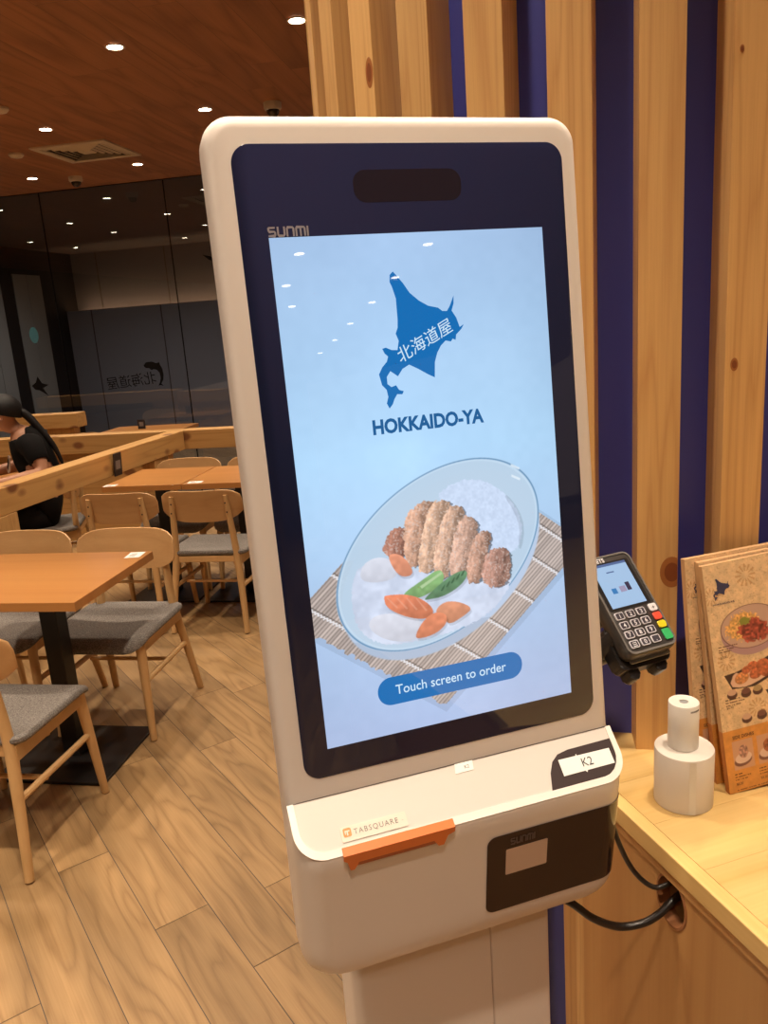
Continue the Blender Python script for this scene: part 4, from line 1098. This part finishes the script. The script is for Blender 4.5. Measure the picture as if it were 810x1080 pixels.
# ------------------------------------------------------------------ tables
def make_table(a0, a1, b0, b1, pa, label, stickers=(), name='dining_table'):
    ca, cb = (a0 + a1) / 2, (b0 + b1) / 2
    t = thing(name, label, 'table', ab(ca, cb, 0), -TH, 'square veneered dining tables')
    mb = MB().m(TABLEM); mb.box(a0 - ca, a1 - ca, b0 - cb, b1 - cb, .717, .75, bev=.0015); mb.obj('tabletop', t)
    mb = MB().m(BLACKM); q = pa - ca; mb.box(q - .035, q + .035, -.035, .035, .012, .700, bev=.004); mb.obj('pedestal', t)
    mb = MB().m(BLACKM); mb.box(q - .18, q + .18, -.18, .18, .700, .7165); mb.obj('top_plate', t)
    mb = MB().m(BLACKM); mb.box(q - .23, q + .23, -.21, .21, 0.0005, .012, bev=.002); mb.obj('base_plate', t)
    return t
make_table(-2.19, -1.508, 2.296, 2.885, -1.80, 'nearest table, orange-brown top on a black square pedestal, left edge')
make_table(-2.486, -1.985, 4.245, 4.785, -2.235, 'left table of the joined pair behind the near chairs')
make_table(-1.978, -1.40, 4.240, 4.785, -1.715, 'right table of the joined pair, half hidden by the kiosk')
make_table(-4.25, -3.02, 4.25, 4.85, -3.6, 'table in front of the seated person, white plate on it')
make_table(-3.92, -3.10, 6.72, 7.20, -3.5, 'far table near the glass with a small black sign')
def sticker(a, b, w, d, label):
    mb = MB().m(LABELW); mb.box(-w / 2, w / 2, -d / 2, d / 2, 0, .0008)
    mb.m(GREYTXT)
    for k in range(3): mb.box(-w * .3, w * .1, -d * .3 + k * d * .22, -d * .22 + k * d * .22, .0008, .001)
    o = mb.obj('table_label'); o.location = ab(a, b, .7503); o.rotation_euler = (0, 0, -TH + .1); return tag(o, label, 'label', 'white table labels')
sticker(-1.56, 2.835, .062, .075, 'white paper label on the far corner of the nearest table')
sticker(-2.44, 4.275, .075, .05, 'white label on the near left corner of the left joined table')
sticker(-1.91, 4.285, .085, .055, 'white label on the near left corner of the right joined table')

# ------------------------------------------------------------------ timber partition beams
part = thing('timber_partition', 'pine beam partition running between the tables to a corner, small black sign on it', 'partition', ab(-2.6, 5.2, 0), 0)
def rail(P0, P1, w, z0, z1, name, parent, material=PINEH, bev=.004):
    d = (P1 - P0); L_ = d.length; ang = math.atan2(d.y, d.x)
    mb = MB().m(material); mb.box(0, L_, -w / 2, w / 2, z0, z1, bev=bev)
    o = mb.obj(name, None); o.parent = parent; o.location = P0 - parent.location; o.rotation_euler = (0, 0, ang); return o
rail(ab(-2.80, 2.2), ab(-2.575, 5.54), .125, .755, .895, 'near_beam', part)
rail(ab(-2.52, 5.605), ab(-.9, 5.605), .13, .755, .895, 'right_beam', part)
rail(ab(-4.6, 5.605), ab(-2.525, 5.605), .13, .755, .894, 'back_beam', part)
rail(ab(-4.6, 5.605), ab(-2.66, 5.605), .05, .05, .754, 'partition_panel', part)
for i, (a, b) in enumerate(((-2.69, 3.55), (-2.60, 5.2), (-1.0, 5.605), (-2.80, 2.3))):
    mb = MB().m(PINE); p = ab(a, b) - part.location; mb.box(-.11, .11, -.05, .05, 0.0, .754, bev=.003); o = mb.obj('post', part); o.location = p; o.rotation_euler = (0, 0, PI / 2 - TH if i in (0, 1, 3) else -TH)
mb = MB().m(SIGNB); mb.box(-.045, .045, -.003, .003, -.072, .072, bev=.002)
mb.m(GREYTXT); mb.box(-.026, .026, -.0036, -.003, -.030, .025)
o = mb.obj('table_sign'); o.location = ab(-2.545, 4.60, .842); o.rotation_euler = (R(4), 0, PI / 2 - TH + R(-4)); tag(o, 'small black sign leaning on the near pine beam', 'sign')
o.location = ab(-2.556, 4.60, .822)
mb = MB().m(SIGNB); mb.box(-.036, .036, -.003, .003, 0, .088, bev=.002); mb.m(GREYTXT); mb.box(-.020, .020, -.0036, -.003, .025, .065)
o = mb.obj('table_sign'); o.location = ab(-3.56, 6.95, .7505); o.rotation_euler = (0, 0, -TH + .1); tag(o, 'small black sign standing on the far table by the glass', 'sign')
hb = thing('far_timber_beam', 'short pine beam end beyond the seated person, near the glass', 'partition', ab(-4.4, 6.5, 0), 0)
rail(ab(-5.6, 6.45), ab(-3.86, 6.45), .16, .86, .985, 'beam', hb)
mb = MB().m(PINE); mb.box(-.13, .13, -.05, .05, 0, .86, bev=.003); o = mb.obj('post', hb); o.location = ab(-4.05, 6.45) - hb.location; o.rotation_euler = (0, 0, -TH)

# ------------------------------------------------------------------ plate of food
t = thing('plate', 'white plate of food on the table before the seated person', 'plate', ab(-3.23, 4.40, .7505))
mb = MB().m(PLATEW); mb.lathe([(.06, 0), (.085, .006), (.125, .018), (.124, .021), (.08, .011), (.01, .009)], seg=32); mb.obj('dish', t)
mb = MB().m(FOODY)
for k in range(14):
    a_ = random.uniform(0, 6.28); r_ = random.uniform(0, .06); q = random.uniform(.014, .024)
    mb.lathe([(q * .2, -q * .5), (q * .9, -q * .2), (q, q * .2), (q * .5, q * .7)], c=(r_ * math.cos(a_), r_ * math.sin(a_), .018 + .008 * (1 - r_ / .06)), seg=8)
o = mb.obj('food', t); o['kind'] = 'stuff'

# ------------------------------------------------------------------ seated person in black
per = thing('person', 'seated person in a black printed t-shirt, dark hair tied in a ponytail, eating', 'person', ab(-3.11, 4.64, 0), -TH + R(28))
PO = Vector((-3.0, 4.6, 0))
def PJ(a, b, z): return Vector((a, b, z)) - PO
def skin_obj(name, joints, edges, parent, material, subs=2, root=0):
    me = bpy.data.meshes.new(name); me.from_pydata([j[0] for j in joints], edges, []); me.materials.append(material)
    o = bpy.data.objects.new(name, me); C.objects.link(o); o.parent = parent
    md = o.modifiers.new('skin', 'SKIN')
    for i, j in enumerate(joints):
        sv = me.skin_vertices[0].data[i]; r_ = j[1]; sv.radius = (r_, r_) if not isinstance(r_, tuple) else r_; sv.use_root = (i == root)
    md.use_smooth_shade = True
    s2 = o.modifiers.new('sub', 'SUBSURF'); s2.levels = subs; s2.render_levels = subs
    return o
J = {
 'hip': (PJ(-2.98, 4.61, .54), (.15, .13)), 'waist': (PJ(-2.99, 4.61, .70), (.135, .115)), 'chest': (PJ(-3.03, 4.60, .87), (.145, .125)), 'top': (PJ(-3.07, 4.60, .99), (.105, .10)),
 'neck': (PJ(-3.12, 4.60, 1.075), .050), 'skull0': (PJ(-3.17, 4.59, 1.125), .070), 'skull1': (PJ(-3.185, 4.585, 1.19), .092), 'skull2': (PJ(-3.175, 4.585, 1.245), .066),
 'shL': (PJ(-3.02, 4.425, .985), .066), 'elL': (PJ(-2.97, 4.365, .815), .046), 'wrL': (PJ(-3.19, 4.25, .800), .030), 'haL': (PJ(-3.245, 4.255, .800), .028),
 'shR': (PJ(-3.09, 4.775, .985), .066), 'elR': (PJ(-3.16, 4.83, .815), .046), 'wrR': (PJ(-3.36, 4.67, .80), .030), 'haR': (PJ(-3.41, 4.64, .805), .028),
 'thL': (PJ(-3.02, 4.52, .50), .090), 'knL': (PJ(-3.42, 4.46, .49), .065), 'caL': (PJ(-3.42, 4.46, .30), .055), 'anL': (PJ(-3.40, 4.46, .10), .038), 'toL': (PJ(-3.53, 4.44, .045), .033),
 'thR': (PJ(-3.02, 4.71, .50), .090), 'knR': (PJ(-3.42, 4.74, .49), .065), 'caR': (PJ(-3.42, 4.74, .30), .055), 'anR': (PJ(-3.40, 4.74, .10), .038), 'toR': (PJ(-3.53, 4.75, .045), .033)}
for s_, hp in (('L', (-3.245, 4.255, .800)), ('R', (-3.41, 4.64, .805))):
    for k, off_ in enumerate((-.024, -.008, .008, .024)):
        l_ = (.030, .036, .038, .030)[k]
        J['f%s%d' % (s_, k)] = (PJ(hp[0] - .030, hp[1] + off_, hp[2] - .004), .0095); J['g%s%d' % (s_, k)] = (PJ(hp[0] - .030 - l_, hp[1] + off_, hp[2] - .016), .0085)
    J['t%s' % s_] = (PJ(hp[0] - .012, hp[1] + (-.036 if s_ == 'R' else .036), hp[2] - .006), .010); J['u%s' % s_] = (PJ(hp[0] - .044, hp[1] + (-.040 if s_ == 'R' else .040), hp[2] - .014), .009)
names = list(J); ix = {n: i for i, n in enumerate(names)}
E = [('hip', 'waist'), ('waist', 'chest'), ('chest', 'top'), ('top', 'neck'), ('neck', 'skull0'), ('skull0', 'skull1'), ('skull1', 'skull2'), ('top', 'shL'), ('shL', 'elL'), ('elL', 'wrL'), ('wrL', 'haL'), ('top', 'shR'), ('shR', 'elR'), ('elR', 'wrR'), ('wrR', 'haR'),
     ('hip', 'thL'), ('thL', 'knL'), ('knL', 'caL'), ('caL', 'anL'), ('anL', 'toL'), ('hip', 'thR'), ('thR', 'knR'), ('knR', 'caR'), ('caR', 'anR'), ('anR', 'toR')]
for s_ in 'LR':
    for k in range(4): E += [('ha' + s_, 'f%s%d' % (s_, k)), ('f%s%d' % (s_, k), 'g%s%d' % (s_, k))]
    E += [('ha' + s_, 't' + s_), ('t' + s_, 'u' + s_)]
bo = skin_obj('body', [J[n] for n in names], [(ix[a], ix[b]) for a, b in E], per, SKIN)
dg = bpy.context.evaluated_depsgraph_get(); dg.update()
bme = bpy.data.meshes.new_from_object(bo.evaluated_get(dg)); bo.modifiers.clear(); bo.data = bme
bme.name = 'body'
def nearest(p):
    best = (9, None, 0)
    for a, b in E:
        A, B = J[a][0], J[b][0]; d = B - A; t_ = max(0, min(1, (p - A).dot(d) / d.length_squared)); q = (p - A - d * t_).length
        if q < best[0]: best = (q, (a, b), t_)
    return best
near = [nearest(v.co) for v in bme.vertices]
def garment(name, keep, grow, material):
    mb = MB().m(material); vm = {}
    for p in bme.polygons:
        if all(keep(near[i][1], near[i][2], bme.vertices[i].co) for i in p.vertices):
            for i in p.vertices:
                if i not in vm: vm[i] = mb.bm.verts.new(bme.vertices[i].co + bme.vertices[i].normal * grow)
            mb._f([vm[i] for i in p.vertices], True)
    bd = [v for v in mb.bm.verts if v.is_boundary]
    for _ in range(6): bmesh.ops.smooth_vert(mb.bm, verts=bd, factor=.5, use_axis_x=True, use_axis_y=True, use_axis_z=True)
    return mb.obj(name, per)
TB = {('hip', 'waist'), ('waist', 'chest'), ('chest', 'top'), ('top', 'shL'), ('top', 'shR')}
garment('tshirt', lambda e, t_, c: e in TB or (e == ('top', 'neck') and t_ < .8) or (e in (('shL', 'elL'), ('shR', 'elR')) and t_ < .72), .013, TEE)
garment('trousers', lambda e, t_, c: e[0] in ('hip', 'thL', 'thR', 'knL', 'knR', 'caL', 'caR'), .009, TROUS)
for s_, y_ in (('L', 4.45), ('R', 4.745)):
    mb = MB().m(TROUS); mb.prism(rr(-.075, -.04, .19, .04, .035, 5), 0.001, .055, Matrix.Translation(PJ(-3.52, y_, 0)), bev=.01, smooth=True); mb.obj('shoe', per)
# face: nose, ears, eyes, mouth; the face looks down to the left (-a)
mb = MB().m(SKIN)
mb.ring_loft([[tuple(PJ(-3.270 + dx, 4.582 + .012 * math.cos(q) * s_, 1.165 + dz + .010 * math.sin(q) * s_)) for q in [2 * PI * k / 8 for k in range(8)]] for dx, dz, s_ in ((.01, .02, .5), (.0, .0, .9), (-.018, -.012, 1.0), (-.026, -.020, .55))]); mb.obj('nose', per)
for sgn in (-1, 1):
    mb = MB().m(SKIN); c_ = PJ(-3.175, 4.587 + sgn * .091, 1.170)
    mb.lathe([(.004, -.008), (.017, -.006), (.019, 0), (.013, .006), (.008, .003)], seg=14, M=Matrix.Translation(c_) @ Matrix.Rotation(R(90 * -sgn), 4, 'X') @ Matrix.Scale(1.45, 4, (0, 1, 0))); mb.obj('ear', per)
    mb = MB().m(KWHT); c_ = PJ(-3.262, 4.587 + sgn * .034, 1.188); mb.lathe([(.002, -.009), (.009, -.004), (.010, 0), (.009, .004), (.002, .009)], seg=12, M=Matrix.Translation(c_)); e_ = mb.obj('eye', per)
    mb = MB().m(HAIR); mb.lathe([(.001, -.005), (.005, -.003), (.005, .003), (.001, .005)], seg=10, M=Matrix.Translation(c_ + Vector((-.0065, 0, 0)))); mb.obj('iris', e_)
mb = MB().m(mat('lips', (.36, .10, .08, 1), .5)); mb.lathe([(.001, -.006), (.016, -.003), (.018, 0), (.016, .003), (.001, .006)], seg=12, M=Matrix.Translation(PJ(-3.246, 4.585, 1.128)) @ Matrix.Scale(.6, 4, (1, 0, 0))); mb.obj('mouth', per)
# hair cap and ponytail
mb = MB().m(HAIR)
hc = PJ(-3.168, 4.586, 1.200); rings = []
for i in range(9):
    th_ = PI * .56 * i / 8; rings.append([])
    for k in range(24):
        q = 2 * PI * k / 24; fr_ = max(0, -math.cos(q)); th2 = th_ * (1 - .30 * fr_) + (.18 * th_ * max(0, math.cos(q)))
        rings[-1].append(tuple(hc + Vector((.112 * math.sin(th2) * math.cos(q) + .004, .104 * math.sin(th2) * math.sin(q), .110 * math.cos(th2)))))
rings[0] = [tuple(hc + Vector((.006 * math.cos(2 * PI * k / 24), .006 * math.sin(2 * PI * k / 24), .111))) for k in range(24)]
mb.ring_loft(rings); mb.obj('hair', per)
mb = MB().m(HAIR); mb.tube(spline([PJ(-3.085, 4.58, 1.20), PJ(-3.035, 4.58, 1.16), PJ(-2.975, 4.57, 1.07), PJ(-2.905, 4.56, .95), PJ(-2.865, 4.55, .82)], 6), [.024 + .004 * math.sin(PI * k / 24) - .017 * (k / 24) ** 2 for k in range(25)], 12); mb.obj('ponytail', per)
# chest print, seen on the side turned to the camera
mb = MB().m(TEEP)
Mp = Matrix.Translation(PJ(-3.185, 4.56, .865)) @ Matrix.Rotation(R(-80), 4, 'Z') @ Matrix.Rotation(R(78), 4, 'X')
mb.prism(rr(-.065, -.05, .065, .05, .006, 3), -.004, .006, Mp)
mb.m(TEE)
for k in range(7):
    x = -.05 + .016 * k; mb.prism([(x, -.03 + .01 * (k % 3)), (x + .012, -.035 + .012 * (k % 2)), (x + .016, .02 + .008 * (k % 3)), (x + .004, .03 - .01 * (k % 2))], .006, .0075, Mp)
mb.obj('shirt_print', per)

# ------------------------------------------------------------------ ceiling fittings and lamps
def make_downlight(label):
    t = thing('ceiling_downlight', label, 'ceiling light', group='recessed ceiling downlights')
    mb = MB().m(CEILW); mb.ring_loft([[(r_ * math.cos(2 * PI * k / 24), r_ * math.sin(2 * PI * k / 24), z) for k in range(24)] for r_, z in ((.050, -.0005), (.050, -.004), (.040, -.005), (.038, -.0005))], False, False); mb.obj('trim_ring', t)
    mb = MB().m(LAMP); mb.lathe([(.037, -.0008), (.037, -.003), (.030, -.0036)], seg=24); mb.obj('diffuser', t)
    return t
vis = [(-1.963, 4.116, 'downlight over the second table, brightest in the upper left'), (-1.024, 4.112, 'downlight beside the pillar top, rightmost in view'),
       (-2.009, 5.397, 'downlight just above the kiosk top left corner'), (-3.164, 6.762, 'downlight right of the square air vent, close to the glass'),
       (-3.150, 5.393, 'downlight left of the square air vent'), (-4.198, 6.845, 'downlight at far left next to the glass front')]
oth = [(3.28, -3.2), (4.11, -2.64), (3.85, -4.08), (4.5, -4.81), (4.69, -3.55), (5.29, -4.46), (5.93, -5.48), (6.6, -6.5), (7.2, -7.5),
       (-4.2, 5.4), (-5.45, 6.83), (-5.45, 5.45), (-5.5, 4.27), (-6.85, 4.14), (-4.25, 4.1), (-5.06, 2.9), (-6.83, 2.97), (-3.1, 4.1), (-1.0, 5.4), (-2.0, 2.75), (-3.1, 2.75), (-.95, 2.75), (-2.0, 1.4), (-.95, 1.4), (-3.1, 1.4), (.1, .1), (-1.2, .1), (-.5, -1.2), (1.0, -.7), (.4, 1.15), (-.40, .80), (2.1, -1.0), (-2.3, 0.0), (-2.2, 6.75)]  # unseen; some near the kiosk and pillar are added to light them
dl = make_downlight(vis[0][2]); dl.location = ab(vis[0][0], vis[0][1], 2.9995)
def lamp(a, b, e=1.0):
    l_ = bpy.data.lights.new('downlight_beam', 'SPOT'); l_.energy = 98 * e; l_.color = (1, .83, .64); l_.spot_size = R(104); l_.spot_blend = .8; l_.shadow_soft_size = .05
    o = bpy.data.objects.new('downlight_beam', l_); C.objects.link(o); o.location = ab(a, b, 2.985)
for a, b, lb in vis[1:]: dup(dl, ab(a, b, 2.9995), 0, lb)
for a, b in oth: dup(dl, ab(a, b, 2.9995), 0, 'unseen downlight outside the picture, part of the grid or added for light')
for a, b, _ in vis: lamp(a, b, .8)
for a, b in oth: lamp(a, b, 1.1 if (a, b) in ((.1, .1), (.4, 1.15)) else .75 if (a, b) == (-.40, .80) else .8 if b > 2.5 else 1.0)  # the one before the pillar is added to brighten its battens

def cassette(a, b, s, label):
    t = thing('air_vent', label, 'vent', ab(a, b, 2.9995), -TH)
    h = s / 2
    mb = MB().m(VENTF)
    mb.ring_loft([[(x * h, y * h, 0) for x, y in ((-1, -1), (1, -1), (1, 1), (-1, 1))], [(x * h, y * h, -.012) for x, y in ((-1, -1), (1, -1), (1, 1), (-1, 1))], [(x * h * .84, y * h * .84, -.014) for x, y in ((-1, -1), (1, -1), (1, 1), (-1, 1))], [(x * h * .82, y * h * .82, -.004) for x, y in ((-1, -1), (1, -1), (1, 1), (-1, 1))]], False, False, smooth=False); mb.obj('frame', t)
    mb = MB().m(VENTD); mb.box(-h * .83, h * .83, -h * .83, h * .83, -.003, -.001); mb.obj('duct', t)
    for k in range(5):
        f = .78 - .15 * k; mb = MB().m(VENTF)
        mb.ring_loft([[(x * h * q, y * h * q, z) for x, y in ((-1, -1), (1, -1), (1, 1), (-1, 1))] for q, z in ((f, -.004), (f - .03, -.014), (f - .05, -.014), (f - .02, -.004))], False, False, smooth=False); mb.obj('louvre', t)
    mb = MB().m(VENTF); mb.box(-h * .12, h * .12, -h * .12, h * .12, -.014, -.003); mb.obj('centre_plate', t)
cassette(-3.26, 6.12, .60, 'square ceiling air vent with louvres between the downlights')
def dome(a, b, label, s=1.0):
    t = thing('dome_camera', label, 'security camera', ab(a, b, 2.9995))
    mb = MB().m(CEILW); mb.lathe([(.058 * s, 0), (.058 * s, -.035 * s), (.050 * s, -.045 * s), (.01, -.046 * s)], seg=28); mb.obj('housing', t)
    mb = MB().m(SMOKEBLK); mb.lathe([(.042 * s, -.046 * s)] + [(.042 * s * math.cos(R(k * 12)), (-.046 - .042 * math.sin(R(k * 12))) * s) for k in range(1, 8)], seg=24); mb.obj('dome', t)
dome(-3.86, 6.97, 'white based dome camera on the ceiling left, below the air vent')
dome(-1.565, 5.44, 'white based dome camera just over the kiosk top edge')
def detector(a, b, label):
    t = thing('smoke_detector', label, 'smoke detector', ab(a, b, 2.9995))
    mb = MB().m(VENTF); mb.lathe([(.055, 0), (.055, -.012), (.042, -.026), (.012, -.030)], seg=24); mb.obj('housing', t)
    mb = MB().m(CEILW); mb.lathe([(.010, -.030), (.010, -.034)], seg=12); mb.obj('sensor', t)
detector(-3.75, 5.95, 'small round detector left of the square air vent')
detector(-3.10, 4.82, 'round ceiling detector cut by the left edge of the picture')

# walls out of sight that close the room
struct(rbox('wall_right', 3.4, 3.6, 2.2, GB, 0, 3.0, mat('plain_wall', (.35, .24, .15, 1), .7)))

struct(rbox('wall_front', -9.6, 9.0, -10.1, -10.0, 0, 3.0, mat('navy_wall', (.05, .055, .17, 1), .6)))
struct(rbox('wall_side', -9.6, -9.5, -10.0, GB, 0, 3.0, mat('dark_wall', (.12, .09, .07, 1), .7)))
# ------------------------------------------------------------------ ambient
w = bpy.data.worlds.new('ambient'); sc.world = w; w.use_nodes = True
w.node_tree.nodes['Background'].inputs[0].default_value = (.55, .38, .27, 1)
w.node_tree.nodes['Background'].inputs[1].default_value = .50
for q, (a_, b_, e_) in enumerate(((-5.9, 9.9, 42), (-3.6, 10.2, 38), (-1.2, 10.2, 32))):  # unseen fill lights without fittings, added to brighten the corridor
    l_ = bpy.data.lights.new('corridor_fill', 'SPOT'); l_.energy = e_ * 2.2; l_.spot_size = R(165); l_.spot_blend = 1.0; l_.shadow_soft_size = .12; l_.color = (.93, .95, 1)
    o = bpy.data.objects.new('corridor_fill', l_); C.objects.link(o); o.location = ab(a_, b_, 2.95); o.visible_glossy = True
